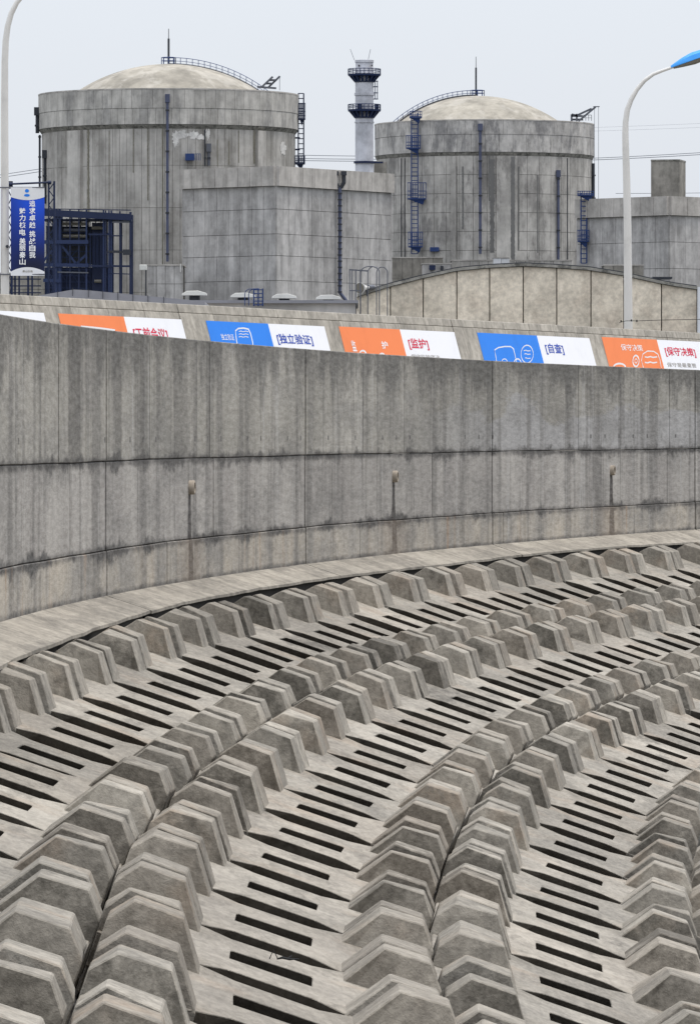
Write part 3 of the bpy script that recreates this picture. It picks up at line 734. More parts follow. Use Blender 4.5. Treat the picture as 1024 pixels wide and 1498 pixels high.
def flag(x0, x1, label, text):
    c = sight((x0 + x1) / 2, 338, D); base = c - Vector((0, .10, 0))
    F = thing('flag_banner', label, 'banner', base, 'flag banners on the left street lamp')
    W, H = (x1 - x0) * sc, 127 * sc
    def sheet(name, mat, poly, lift, parent, th=.004):
        m = MB(); n = len(poly)
        P = [Vector((x, -lift + .02 * math.sin(x / W * 3.1), z)) for x, z in poly]
        uv = [[(p.x / W + .5, p.z / H + .5) for p in P]]
        m.add(P, [tuple(range(n))], uv); return m.build(name, M[mat], parent)
    # cloth as a grid with thickness
    m = MB(); nx, nz = 10, 2; vs = []; fs = []; uvs = []
    for j in range(nz + 1):
        for i in range(nx + 1):
            x, z = -W / 2 + W * i / nx, -H / 2 + H * j / nz; vs.append((x, .02 * math.sin(x / W * 3.1), z))
    for j in range(nz):
        for i in range(nx):
            q = (j * (nx + 1) + i, j * (nx + 1) + i + 1, (j + 1) * (nx + 1) + i + 1, (j + 1) * (nx + 1) + i)
            fs.append(q); uvs.append([(vs[k][0] / W + .5, vs[k][2] / H + .5) for k in q])
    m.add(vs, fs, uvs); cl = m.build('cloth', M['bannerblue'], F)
    sm = cl.modifiers.new('thickness', 'SOLIDIFY'); sm.thickness = .006; sm.offset = 1
    n = 14; z_at = lambda i: H / 2 - (14 * sc) + (-4.5 * sc) * (1 - (2 * i / n - 1) ** 2)
    for i in range(1): 
        m = MB()
        for i in range(n):
            xa, xb = -W / 2 + W * i / n, -W / 2 + W * (i + 1) / n; f = lambda x: -.010 + .02 * math.sin(x / W * 3.1)
            m.add([(xa, f(xa), z_at(i)), (xb, f(xb), z_at(i + 1)), (xb, f(xb), H / 2 + .002), (xa, f(xa), H / 2 + .002)], [(0, 1, 2, 3)])
        m.build('top_field', M['whitewall'], F)
        m = MB(); zb = lambda i: -H / 2 + 4 * sc + 6.5 * sc * (1 - (2 * i / n - 1) ** 2)
        for i in range(n):
            xa, xb = -W / 2 + W * i / n, -W / 2 + W * (i + 1) / n
            m.add([(xa, f(xa), -H / 2 - .03), (xb, f(xb), -H / 2 - .03), (xb, f(xb), zb(i + 1)), (xa, f(xa), zb(i))], [(0, 1, 2, 3)])
        m.build('bottom_field', M['white'], F)
    if text:
        ctr = (x0 + x1) / 2
        def put(body, cx, cy, wd, ht, mt, bold=.02):
            V, Fc = glyphs(body, bold); m = MB()
            P = []
            for u, v in V:
                x = (cx - ctr + (u - .5) * wd) * sc; z = (338 - cy + (v - .5) * ht) * sc
                P.append((x, -.016 + .02 * math.sin(x / W * 3.1), z))
            m.add(P, Fc); m.build('lettering', M[mt], F)
        for ch, cy in zip('追求卓越挑战自我', (298, 308.5, 319, 329.5, 342.5, 353, 363, 373)): put(ch, 48.3, cy, 9, 9.3, 'chalk')
        for ch, cy in zip('魅力核电美丽秦山', (309, 319, 329.5, 340, 353, 362.5, 373, 383)): put(ch, 34, cy, 9, 9.3, 'chalk')
        put('秦山核电', 41.5, 397, 15, 3.4, 'inkgrey')
        # round wave emblem
        for (cx, cy, rx, ry, a0, a1) in ((40.5, 286, 4.3, 2.0, 0, 360), (40.5, 279.5, 3., 2.6, 0, 360)):
            m = MB(); pts = ell(cx - ctr, 0, rx, ry, a0, a1, 16)
            m.add([(x * sc, -.014 + .02 * math.sin(x * sc / W * 3.1), (338 - cy) * sc + z * sc) for x, z in pts], [tuple(range(16))]); m.build('emblem', M['skyblue'], F)
flag(17, 66, 'blue flag banner with two columns of white lettering hung on the street lamp', True)
flag(-50, .6, 'plain edge of a blue flag banner left of the lamp post', False)

# ------------------------------------------------------------------ pebbledash hall with a low curved gable
D = 235.; sc = D / FP
hb = sight(770, 480, D); hb.z = 0
hall = thing('hall', 'cream pebbledash hall with low curved gable and dark joints behind the dyke wall', 'building', hb)
crest = [(523, 431), (570, 416), (618, 404), (668, 393), (716, 388.5), (765, 386), (814, 388.5), (862, 392), (912, 400), (960, 410.5), (990, 416), (1019, 420)]
def crest_y(x):
    for (a, ya), (b, yb) in zip(crest, crest[1:]):
        if a <= x <= b: return ya + (yb - ya) * (x - a) / (b - a)
    return crest[0][1] if x < crest[0][0] else crest[-1][1]
jx = [523, 571, 619, 668, 716, 765, 814, 864, 912, 967, 1019]
for a, b in zip(jx, jx[1:]):
    m = MB(); xs = [a + .75, (a * 2 + b) / 3, (a + 2 * b) / 3, b - .75]
    top = [sight(x, crest_y(x) + 3.5, D) - hb for x in xs]
    poly = [Vector((p.x, 0, p.z)) for p in top] + [Vector((top[-1].x, 0, 0)), Vector((top[0].x, 0, 0))]
    m.prism(poly, (0, .25, 0)); m.build('wall_panel', M['hall'], hall, bevel=.01)
m = MB(); top = [sight(x, crest_y(x) + 4, D) - hb for x in range(524, 1020, 5)]
m.prism([Vector((p.x, .20, p.z)) for p in top] + [Vector((top[-1].x, .2, 0)), Vector((top[0].x, .2, 0))], (0, .2, 0)); m.build('backing_wall', M['black'], hall)
def strip(name, mat, off0, off1, y0, y1, x0=523, x1=1019, parent=None):
    m = MB(); xs = [x0 + (x1 - x0) * i / 60 for i in range(61)]
    vs = []; fs = []
    for x in xs:
        a, b = sight(x, crest_y(x) + off0, D) - hb, sight(x, crest_y(x) + off1, D) - hb
        vs += [(a.x, y0, a.z), (a.x, y0, b.z), (a.x, y1, b.z), (a.x, y1, a.z)]
    for i in range(60):
        for q in range(4): fs.append((i * 4 + q, i * 4 + (q + 1) % 4, i * 4 + 4 + (q + 1) % 4, i * 4 + 4 + q))
    fs += [(0, 1, 2, 3), (243, 242, 241, 240)]
    m.add(vs, fs); return m.build(name, M[mat], parent or hall)
strip('coping', 'coping', -1.0, 3.2, -.10, .5)
strip('drip_edge', 'black', 3.2, 3.9, -.06, .2)
strip('roof_edge', 'dark', -2.8, -1.6, .3, .5)
strip('roof_sheet', 'roof', 0, 3, .5, 30.)
m = MB(); a = sight(1022.5, 420, D) - hb; m.box((a.x - 3.2 * sc, -.12, 0), (a.x + 6 * sc, .3, a.z)); m.build('corner_pilaster', M['whitewall'], hall)
m = MB(); a, b = sight(955, 405.5, D) - hb, sight(984, 406, D) - hb
m.box((a.x, .6, a.z - .04), (b.x, 2.2, a.z + .03)); m.build('roof_hatch', M['dark'], hall)
for side in (sight(523, 430, D) - hb,):
    m = MB(); m.box((side.x - .03, .05, 0), (side.x, 30, side.z - .1)); m.build('side_wall', M['hall'], hall)

# loudspeaker on the hall's left eave
lp = sight(533, 420.5, D - .6)
L = thing('loudspeaker', 'white horn loudspeaker mounted at the left eave of the cream hall', 'loudspeaker', lp)
m = MB(); q = lambda t: Vector((-.17 + .34 * t, -.25 + .45 * t, -.03 + .03 * t))
ax = [q(0), q(.12), q(.4), q(.7), q(.95), q(1.25)]; m.tube(ax, [.24, .205, .12, .075, .06, .06], 16); m.build('horn', M['horn'], L, smooth=True)
m = MB(); m.tube([q(.95), q(1.5)], .10, 12); m.build('driver', M['grey'], L, smooth=True)
m = MB(); m.tube([q(-.012), q(-.05)], [.20, .20], 14); m.build('horn_mouth', M['lens'], L)
m = MB(); m.tube([q(.7), q(.7) + Vector((.05, .1, -.32))], .03, 6); m.build('bracket', M['dark'], L)

# ------------------------------------------------------------------ low shop roofs with ventilators between the dyke and the plant
D = 205.; sc = D / FP
lw = sight(250, 450, D); lw.z = 0
low = thing('low_building', 'low flat grey building whose roof carries ventilators behind the dyke wall', 'building', lw)
m = MB(); a, b = sight(262, 441, D) - lw, sight(520, 447.5, D) - lw
m.prism([Vector((a.x, 0, 0)), Vector((b.x, 0, 0)), Vector((b.x, 0, a.z - .06)), Vector((a.x, 0, a.z - .06))], (0, 9, 0)); m.build('wall', M['aux'], low)
m = MB(); m.box((a.x - .1, -.15, a.z - .06), (b.x + .1, 9.2, a.z + .04)); m.build('roof_slab', M['roof'], low)
m = MB(); m.box((a.x, 7.5, a.z + .04), (b.x, 7.6, a.z + .20)); m.build('roof_kerb', M['dark'], low)
roofz = a.z + .04
for i, (x, y) in enumerate(((285, 434), (356, 437), (416, 438.5), (480.5, 440))):
    p = sight(x, y, D + 2.); p.z = lw.z + roofz
    V = thing('roof_ventilator', f"pale mushroom roof ventilator, {ORD[i]} from the left on the low grey roof", 'ventilator', p, 'ventilators on the low roof')
    hh = (sight(x, y - 5.5, D + 2.).z - p.z); s_ = sc * 1.01
    m = MB(); m.tube([(0, 0, 0), (0, 0, hh - .05)], [8 * s_, 8 * s_], 10); m.build('throat', M['dark'], V)
    m = MB(); w1 = 18.5 * s_
    prof = [(-w1, 0), (-w1 * .96, .06), (-w1 * .6, .15), (w1 * .3, .16), (w1 * .95, .08), (w1, 0)]
    m.prism([Vector((x_, -w1 * .8, hh - .09 + z_)) for x_, z_ in prof], (0, w1 * 1.6, 0)); m.build('hood', M['vent'], V, bevel=.01)
# pitched grey skylight ridge at the left
D2 = 178.; s2 = D2 / FP
rb = sight(110, 440, D2); rb.z = 0
rr = thing('ridge_roof', 'shallow grey ridged roof with thin posts behind the dyke wall at the left', 'roof', rb)
pts = [(48, 434), (108, 423.5), (128, 424.5), (300, 441), (300, 452), (48, 446)]
m = MB(); P = [sight(*p, D2) - rb for p in pts]; m.prism([Vector((p.x, 0, p.z)) for p in P], (0, 14, 0)); m.build('roof_sheet', M['roof'], rr)
m = MB(); P = [sight(*p, D2) - rb for p in ((48, 446), (300, 452))]; m.prism([Vector((P[0].x, .1, 0)), Vector((P[1].x, .1, 0)), Vector((P[1].x, .1, P[1].z)), Vector((P[0].x, .1, P[0].z))], (0, 13.5, 0)); m.build('wall', M['aux'], rr)
for x, y in ((85, 426), (107, 421), (130, 423), (151, 425), (173, 427), (195, 430), (217, 432), (240, 434)):
    a, b = sight(x, y, D2) - rb, sight(x, y + 12, D2) - rb; m = MB(); m.bar((a.x, -.03, a.z), (b.x, -.03, b.z), .008); m.build('post', M['dark'], rr)
# blue roof ladder hoop
p = sight(373, 447, D - 1); p.z = low.location.z + roofz
lad = thing('roof_ladder', 'small blue caged roof ladder rising beside the pale ventilators', 'ladder', p)
c = lambda x, y, dy=0: Vector(((x - 373) * sc, dy, (sight(x, y, D - 1).z - p.z)))
for x in (371.5, 378, 384.5): m = MB(); m.bar(c(x, 448, 0), c(x, 422, 0), 1.0 * sc); m.build('post', M['blue'], lad)
for y in (424, 429.5, 435, 440.5, 446): m = MB(); m.bar(c(371, y, -.03), c(385, y, -.03), .7 * sc); m.build('rung', M['blue'], lad)
for dx, dy in ((0, 0), (5.5, .15)):
    m = MB(); m.tube([c(358.5 + dx, 447, dy), c(358.5 + dx, 430, dy), c(360 + dx, 425.5, dy), c(364 + dx, 423, dy), c(379, 422.2, dy)], .6 * sc, 6); m.build('hoop', M['blue'], lad, smooth=True)
# grey hooped cage at the end of the hall
p = sight(536, 455, D + 6); p.z = 0; D3 = D + 6; s3 = D3 / FP
cage = thing('ladder_cage', 'grey steel ladder frame with rounded hoops left of the cream hall', 'ladder', p)
c = lambda x, y, dy=0: Vector(((x - 536) * s3, dy, sight(x, y, D3).z))
for x in (511.5, 514.5, 520.5, 527): m = MB(); m.bar(Vector(((x - 536) * s3, 0, 0)), c(x, 394, 0), .75 * s3); m.build('post', M['grey'], cage)
m = MB(); m.bar(c(510.5, 394.5), c(539, 396.5), 1.0 * s3); m.build('rail', M['grey'], cage)
m = MB(); m.bar(c(510.5, 425), c(529, 425.5), .8 * s3); m.build('rail', M['grey'], cage)
for x0, x1, dy in ((527.5, 555, .0), (538, 555, .4), (551, 567, .9)):
    m = MB(); xc, rx = (x0 + x1) / 2, (x1 - x0) / 2
    m.tube([Vector(((x0 - 536) * s3, dy, 0))] + [c(xc - rx * math.cos(R(a)), 398.5 - 9 * math.sin(R(a)), dy) for a in range(0, 181, 20)] + [Vector(((x1 - 536) * s3, dy, 0))], .75 * s3, 6); m.build('hoop', M['grey'], cage, smooth=True)

# ------------------------------------------------------------------ containment buildings
def panel_arc(r0, r1, a, h, c):
    """curved panel centred on -Y spanning angle a, height h, chamfer c, inner radius r0"""
    m = MB(); n = 3
    rows = []
    for i in range(n + 1):
        t = -math.pi / 2 - a / 2 + a * i / n
        rows.append([(r * math.cos(t), r * math.sin(t), z) for r, z in ((r0, 0), (r1, 0), (r1, h), (r0, h))])
    vs = [p for q in rows for p in q]; fs = []
    for i in range(n):
        for j in range(4): fs.append((i * 4 + j, i * 4 + (j + 1) % 4, i * 4 + 4 + (j + 1) % 4, i * 4 + 4 + j))
    fs += [(3, 2, 1, 0), (n * 4, n * 4 + 1, n * 4 + 2, n * 4 + 3)]
    m.add(vs, fs); return m
def containment(name_label, cx, D, zt, zband, zb, rr, rb, apex, dome_r, dome_z, dome_dx, mats, rows, a_step, pil, ring_split, gap):
    base = Vector(((cx - 512) / FP * D, D, 0))
    C = thing('containment_building', name_label, 'reactor building', base, 'domed containment buildings')
    pm, rm = mats
    m = MB(); m.lathe([(0, 0), (rb - .14, 0), (rb - .14, zb + .5), (rr - .14, zb + .5), (rr - .14, zt - .05), (rr - .8, zt - .05), (rr - .8, zt - 2.5), (0, zt - 2.5)], 96)
    m.build('core', M['core'], C, smooth=True)
    N = int(round(2 * math.pi / a_step)); st = 2 * math.pi / N
    # shaft panels on the side that can be seen
    meshes = {}
    zr = [zb]; 
    for h in rows: zr.append(zr[-1] - h)
    for j in range(len(rows)):
        z1, z0 = zr[j], zr[j + 1]
        me = panel_arc(rb - .16, rb, st - gap / rb, z1 - z0 - gap, 0).mesh('shaft_panel', M[pm])
        for i in range(-N // 4 - 1, N // 4 + 2):
            o = link('shaft_panel', me, C, (0, 0, z0), (0, 0, (i + .5) * st))
    # ring: two bands of panels and a corbel
    for (z0, z1, n2, rad) in ((zb + .55, ring_split, N, rr - .05), (ring_split, zt, N * 3 // 4, rr)):
        s2 = 2 * math.pi / n2
        me = panel_arc(rr - .3, rad, s2 - .04 / rr, z1 - z0 - .05, 0).mesh('ring_panel', M[rm])
        for i in range(-n2 // 4 - 1, n2 // 4 + 2): link('ring_panel', me, C, (0, 0, z0 + .03), (0, 0, (i + .37) * s2))
    m = MB(); m.lathe([(rb - .2, zb - .02), (rb + .02, zb - .02), (rr - .06, zb + .5), (rr - .2, zb + .52)], 96); m.build('corbel', M['coping'], C, smooth=True)
    m = MB(); m.lathe([(rr - .9, zt - .02), (rr - .9, zt + .08), (rr + .04, zt + .08), (rr + .04, zt - .12), (rr - .2, zt - .12)], 96); m.build('coping', M['auxcap'], C, smooth=True)
    # dome
    Rs = (dome_r ** 2 + (apex - dome_z) ** 2) / (2 * (apex - dome_z)); prof = []
    rmax = min(rr - 1.4, Rs * .96)
    for i in range(25):
        r = rmax * i / 24; prof.append((max(r, .01), apex - Rs + math.sqrt(Rs * Rs - r * r)))
    m = MB(); m.lathe(prof, 72, (dome_dx, 0, 0)); m.build('dome', M['dome'], C, smooth=True)
    for ang, wd, proud in pil:
        me = panel_arc(rb - .1, rb + proud, wd / rb, zb - 4, 0).mesh('buttress', M[pm]); link('buttress', me, C, (0, 0, 3.9), (0, 0, ang))
    def on_dome(r, a): return Vector((dome_dx + r * math.cos(a), r * math.sin(a), apex - Rs + math.sqrt(Rs * Rs - r * r)))
    return C, base, on_dome, Rs
def px_angle(x, cx, rp): return math.asin(max(-1, min(1, (x - cx) / rp)))
def dpipe(C, ang, r, z0, z1, rad, mat='pipe', bracket=3., hopper=True):
    p = Vector((r * math.sin(ang), -r * math.cos(ang), 0)); m = MB()
    m.tube([p + Vector((0, 0, z0)), p + Vector((0, 0, z1))], rad, 8); o = m.build('downpipe', M[mat], C, smooth=True)
    if hopper:
        m = MB(); m.box((p.x - rad * 1.7, p.y - rad * 1.7, z1), (p.x + rad * 1.7, p.y + rad * 1.7, z1 + 1.2)); m.build('hopper', M[mat], o)
    z = z0 + 1
    m = MB()
    while z < z1: m.box((p.x - rad * 1.35, p.y - rad * 1.3, z), (p.x + rad * 1.35, p.y + rad * 1.3, z + .25)); z += bracket
    m.build('pipe_clamps', M['dark'], o, kind='stuff')
def rail(C, P, up, r, mat='blue', every=1, name='handrail'):
    m = MB(); Q = [p + Vector((0, 0, up)) for p in P]; m.tube(Q, r, 5); m.tube([p + Vector((0, 0, up * .5)) for p in P], r * .8, 5)
    for p, q in list(zip(P, Q))[::every]: m.tube([p, q], r, 5)
    return m.build(name, M[mat], C)
def mast(C, p, h, r):
    m = MB(); m.tube([p, p + Vector((0, 0, h * .72)), p + Vector((0, 0, h * .73)), p + Vector((0, 0, h))], [r, r, r * .35, r * .3], 6); m.build('lightning_rod', M['dark'], C)

# left, nearer one
D = 919.; k = D / FP; Z = lambda y, D=D: (HOR - y) / FP * D + EYE
CL, bL, domeL, _ = containment('near containment building with pale patched dome, left in the photo', 247, D, Z(140), 0, Z(196.5), 19.4, 18.9, Z(94), 13.2, Z(131.5), 0,
    ('panel', 'ring'), [5.4, 6.2, 6.2, 6.2, 6.2], .06, [(px_angle(118, 247, 185), 2.6, .55), (px_angle(382, 247, 185), 1.6, .5)], Z(168), .045)
dpipe(CL, px_angle(251, 247, 190), 19.7, Z(388), Z(160), .20)
dpipe(CL, px_angle(58.5, 247, 190), 19.6, Z(196), Z(170), .28, 'dark'); dpipe(CL, -1.50, 19.2, Z(300), Z(198), .16, 'dark', 3., False)
dpipe(CL, px_angle(71, 247, 185), 19.1, Z(300), Z(234), .22, 'dark'); dpipe(CL, px_angle(304, 247, 185), 19.0, Z(250), Z(198), .09, 'dark', 30, False)
dpipe(CL, px_angle(309, 247, 185), 19.15, Z(250), Z(230), .2, 'grey', 9)
P = [domeL(r, -.12) for r in [i * .9 for i in range(0, 19)]]
rail(CL, P, 1.0, .05); m = MB(); m.tube([p + Vector((0, 0, .05)) for p in P], .12, 5); m.build('dome_stair', M['grey'], CL)
top = domeL(.01, 0); ring = [top + Vector((1.05 * math.cos(a), 1.05 * math.sin(a), 0)) for a in [i * math.pi / 4 for i in range(9)]]
rail(CL, ring, 1.0, .06); mast(CL, top, Z(42) - top.z, .16)
def davit(C, p0, segs, r, extra=()):
    m = MB()
    for a, b in segs: m.bar(p0 + Vector(a), p0 + Vector(b), r)
    m.build('davit_crane', M['grey'], C)
    for a, b in extra: m = MB(); m.tube([p0 + Vector(a), p0 + Vector(b)], .04, 4); m.build('hoist_wire', M['cable'], C)
p0 = Vector(((384 - 247) * k, -11, Z(134)))
davit(CL, p0, [((0, 0, 0), (1.7, 0, 1.6)), ((1., .4, 0), (2.75, .4, 1.7)), ((.6, .2, .6), (1.5, .2, .6)), ((1.2, .2, 1.1), (2.1, .2, 1.1)), ((-.6, 0, .1), (2.2, .2, -.1))], .14, [((2.7, .4, 1.65), (2.7, .4, -.4))])
# ladder tower at its right edge
def ladder(C, x, y0, y1, cx, kz, Zf, yoff, platforms, half=.38, mat='blue'):
    X = (x - cx) * kz; m = MB()
    for s_ in (-half, half): m.bar((X + s_, yoff, Zf(y0)), (X + s_, yoff, Zf(y1)), .10)
    o = m.build('ladder_rails', M[mat], C); m = MB(); z = Zf(y0)
    while z < Zf(y1): m.bar((X - half, yoff, z), (X + half, yoff, z), .07); z += .75
    m.build('rungs', M[mat], o, kind='stuff')
    for (xa, xb, yt, yb) in platforms:
        a, b = (xa - cx) * kz, (xb - cx) * kz; zt_, zb_ = Zf(yt), Zf(yb); y0_, y1_ = yoff - .9, yoff + .5
        m = MB(); m.box((a, y0_, zb_), (b, y1_, zb_ + .22)); pf = m.build('platform', M[mat], C)
        m = MB()
        for q in range(8): m.bar((a + (b - a) * q / 7, y0_, zb_), (a + (b - a) * q / 7, y0_, zt_), .055)
        for zz in (zt_, (zt_ + zb_) / 2, zb_ + (zt_ - zb_) * .25): m.bar((a, y0_, zz), (b, y0_, zz), .06); m.bar((a, y0_, zz), (a, y1_, zz), .06); m.bar((b, y0_, zz), (b, y1_, zz), .06)
        m.build('cage_bars', M[mat], pf, kind='stuff')
        m = MB(); m.prism([(a + .2, y0_ + .2, zb_), (b - .2, y0_ + .2, zb_), (b - .5, y0_ + .4, zb_ - .9)], (0, .1, 0)); m.build('brace', M[mat], pf)
ladder(CL, 440.5, 240, 137, 247, k, Z, -.8, [(437, 446.5, 152, 176), (432, 446, 229, 241)], .40, 'navy')
m = MB()
for y in (202, 219): m.bar(((430 - 247) * k, -.6, Z(y)), ((439 - 247) * k, -.6, Z(y)), .12)
m.build('ladder_struts', M['navy'], CL, kind='stuff')
p = Vector(((283 - 247) * k, -19.2, Z(243)))
m = MB(); m.box((p.x - .65, p.y - .5, p.z), (p.x + .65, p.y + .5, p.z + 1.0)); m.build('equipment_box', M['blue'], CL)
m = MB()
for q in range(4): m.bar((p.x + .8 + q * .25, p.y - .4, p.z), (p.x + .8 + q * .25, p.y - .4, p.z + .95), .04)
m.bar((p.x + .7, p.y - .4, p.z + .95), (p.x + 1.6, p.y - .4, p.z + .95), .04); m.build('box_rail', M['blue'], CL)
# pale repair patches on the shaft (thin plaster skins)
def patch(C, cx_, rp, x, y, w_, h_, r, Zf, mat, seed):
    rnd = random.Random(seed); a0 = px_angle(x, cx_, rp); m = MB(); N = 18; n = 26; vs = []
    for i in range(n):
        t = 2 * math.pi * i / n; q = rnd.uniform(.55, 1.1)
        ang = a0 + math.cos(t) * q * w_ / r; z = Zf(y) + math.sin(t) * q * h_
        vs.append((r * math.sin(ang), -r * math.cos(ang), z))
    vs.append((r * math.sin(a0), -r * math.cos(a0), Zf(y)))
    m.add(vs, [(i, (i + 1) % n, n) for i in range(n)]); m.build('plaster_patch', M[mat], C)
M['patch'] = concrete('pale patch plaster', (.68, .65, .60), .05, .5, (.5, .5, .2), .1, .3, None, 0, 3.)
for x, y, a, b, s_ in ((263, 209, .7, 1.0, 1), (272, 206, .9, .8, 2), (289, 206, .9, .7, 3), (299, 209, .7, .45, 4), (308, 205, .45, .9, 5), (415, 220, 1.2, 1.1, 6), (262, 217, .45, .8, 8)): patch(CL, 247, 185, x, y, a, b, 18.94, Z, 'patch', s_)

M['stain_shade'] = plain('olive stains and buttress shade', (.20, .185, .145), .95, .1, 0, .5, .4)
def streak(C, cx_, rp, r, Zf, x, y0, y1, wd, mat):
    a0 = px_angle(x, cx_, rp); m = MB(); rnd = random.Random(int(x * 7)); vs = []; n = 60
    for i in range(n + 1):
        z = Zf(y0) + (Zf(y1) - Zf(y0)) * i / n; w0, w1 = wd * rnd.uniform(.5, .9), wd * rnd.uniform(.5, .9)
        for q in (-w0, w1): an = a0 + q / r; vs.append((r * math.sin(an), -r * math.cos(an), z))
    m.add(vs, [(2 * i, 2 * i + 1, 2 * i + 3, 2 * i + 2) for i in range(n)]); m.build('dark_streak', M[mat], C)
for x, y0, y1, wd in ((136.5, 197, 330, .28), (374, 197, 245, .26), (223, 197, 300, .12), (202, 197, 260, .09), (322, 212, 250, .10), (338, 214, 248, .13), (352, 198, 245, .09), (244, 197, 420, .12), (167, 199, 300, .08)): streak(CL, 247, 185, 18.945, Z, x, y0, y1, wd, 'stain_shade')  # first two streaks paint in the buttress shade, the others are stains

# right, farther one
D = 1088.; k = D / FP; Z2 = lambda y, D=D: (HOR - y) / FP * D + EYE
CR, bR, domeR, _ = containment('far containment building with spalled walls and tan dome, right in the photo', 708.5, D, Z2(183), 0, Z2(234), 19.4, 19.05, Z2(140.5), 14.3, Z2(177.5), (698 - 708.5) * k,
    ('panel_old', 'ring_old'), [3.3] * 8, .125, [(px_angle(737, 708.5, 158), 3.6, .4), (px_angle(661, 708.5, 158), .9, .3)], Z2(204), .065)
dpipe(CR, px_angle(699, 708.5, 160), 19.8, Z2(376), Z2(199), .24)
dpipe(CR, px_angle(812.5, 708.5, 160), 19.3, Z2(400), Z2(264), .22); dpipe(CR, 1.42, 19.3, Z2(300), Z2(240), .3, 'dark', 4, False)
for x in (586, 826, 591): dpipe(CR, px_angle(x, 708.5, 158), 19.1, Z2(400), Z2(236), .08, 'dark', 60, False)
P = [domeR(r, R(202)) for r in [i * .95 for i in range(0, 18)]]
rail(CR, P, 1.0, .06); m = MB(); m.tube([p + Vector((0, 0, .08)) for p in P], .22, 5); m.build('dome_stair', M['dark'], CR)
top = domeR(.01, 0); ring = [top + Vector((1.2 * math.cos(a), 1.2 * math.sin(a), 0)) for a in [i * math.pi / 4 for i in range(9)]]
rail(CR, ring, 1.0, .07); mast(CR, Vector((top.x - .25, 0, top.z)), Z2(83) - top.z, .16)
p0 = Vector(((833 - 708.5) * k, -9., Z2(181)))
davit(CR, p0, [((0, 0, 0), (0, 0, 1.2)), ((.9, 0, 0), (.9, 0, 1.3)), ((0, 0, 1.2), (.9, 0, 1.0)), ((1.2, 0, 0), (4.2, 0, 2.5)), ((.9, .2, 1.), (3.5, .2, 2.2)), ((0, 0, .9), (1.9, 0, .9)), ((0, .3, .3), (2., .3, .3))], .17)
for dx in (4.0, 4.7): m = MB(); m.tube([p0 + Vector((dx, 0, 2.6)), p0 + Vector((dx, 0, -13.6))], .035, 4); m.build('hoist_wire', M['cable'], CR)
m = MB(); m.bar(p0 + Vector((3.8, 0, 2.55)), p0 + Vector((4.9, 0, 2.55)), .08); m.build('davit_tip', M['grey'], CR)
rail(CR, [p0 + Vector((2. + q * .5, .4, .1)) for q in range(4)], 1.0, .05, 'grey')
ladder(CR, 605, 375, 172, 708.5, k, Z2, -16.2, [(598, 615, 170, 180), (593, 613, 205, 224), (595, 621, 273, 297), (596, 616, 344, 366)], .55)
m = MB(); m.box(((627 - 708.5) * k, -17.9, Z2(150 + 222)), ((640 - 708.5) * k, -16, Z2(206 + 160))); m.build('junction_box', M['blue'], CR)
M['scar'] = plain('dark streak on concrete', (.17, .165, .155), .95, .1, 0, .5, .5)
for x, y0, y1, wd in ((664, 250, 372, .30), (674, 250, 340, .22), (716, 240, 374, .5), (745, 236, 385, .5), (712, 225, 300, .18), (754, 250, 370, .2), (782, 262, 374, .18)):
    a0 = px_angle(x, 708.5, 158); m = MB(); rnd = random.Random(x); vs = []; n = 60; r = 19.09 if not 729 < x < 746 else 19.47
    for i in range(n + 1):
        z = Z2(y0) + (Z2(y1) - Z2(y0)) * i / n; w0, w1 = wd * rnd.uniform(.55, .85), wd * rnd.uniform(.55, .85)
        for q in (-w0, w1): an = a0 + q / r; vs.append((r * math.sin(an), -r * math.cos(an), z))
    m.add(vs, [(2 * i, 2 * i + 1, 2 * i + 3, 2 * i + 2) for i in range(n)]); m.build('dark_streak', M['scar'], CR)

# ------------------------------------------------------------------ chimney stack
D = 1010.; k = D / FP; ZC = lambda y: (HOR - y) / FP * D + EYE
b = Vector(((533 - 512) / FP * D, D, 0)); r = 13.3 * k
S = thing('vent_stack', 'slim white ventilation stack with two blue railed platforms between the domes', 'chimney', b)
m = MB(); m.lathe([(0, 0), (r, 0), (r, ZC(180)), (r + .12, ZC(179.8)), (r + .12, ZC(178)), (r, ZC(177.8)), (r, ZC(140)), (r + .14, ZC(139.8)), (r + .14, ZC(136)), (r, ZC(135.8)), (r, ZC(100)), (r * .96, ZC(99)), (r * .96, ZC(92)), (r * 1.03, ZC(91.5)), (r * 1.03, ZC(88)), (r * .8, ZC(87.5)), (r * .8, ZC(89)), (0, ZC(90))], 40); m.build('shaft', M['stack'], S, smooth=True)
for yt, yd, yb in ((101, 110, 120.5), (153, 162, 173)):
    m = MB(); ro = 23.5 * k
    m.lathe([(r, ZC(yd + 1.5)), (ro, ZC(yd + 1.2)), (ro + .1, ZC(yd - 1.7)), (r, ZC(yd - 1.7))], 32); pf = m.build('platform', M['navyhi'], S)
    m = MB(); m.lathe([(r + .01, ZC(yb)), (r + .16, ZC(yb)), (r + .16, ZC(yb - 2)), (r + .01, ZC(yb - 2))], 32)
    m.build('bracket_ring', M['navy'], pf)
    for q in range(16):
        a = 2 * math.pi * (q + .5) / 16; ca, sa = math.cos(a), math.sin(a); m = MB()
        m.bar((r * ca, r * sa, ZC(yb - 1)), ((ro - .3) * ca, (ro - .3) * sa, ZC(yd + 1)), .16); m.build('bracket', M['navyhi'], pf)
        m = MB(); m.bar((r * ca * 1.03, r * sa * 1.03, ZC(yb - 1)), (r * ca * 1.03, r * sa * 1.03, ZC(yd + 1)), .14); m.build('bracket', M['navyhi'], pf)
    P = [Vector((ro * math.cos(2 * math.pi * q / 24), ro * math.sin(2 * math.pi * q / 24), ZC(yd - 1.7))) for q in range(25)]
    rail(pf, P, ZC(yt) - ZC(yd - 1.7), .07, 'navyhi')
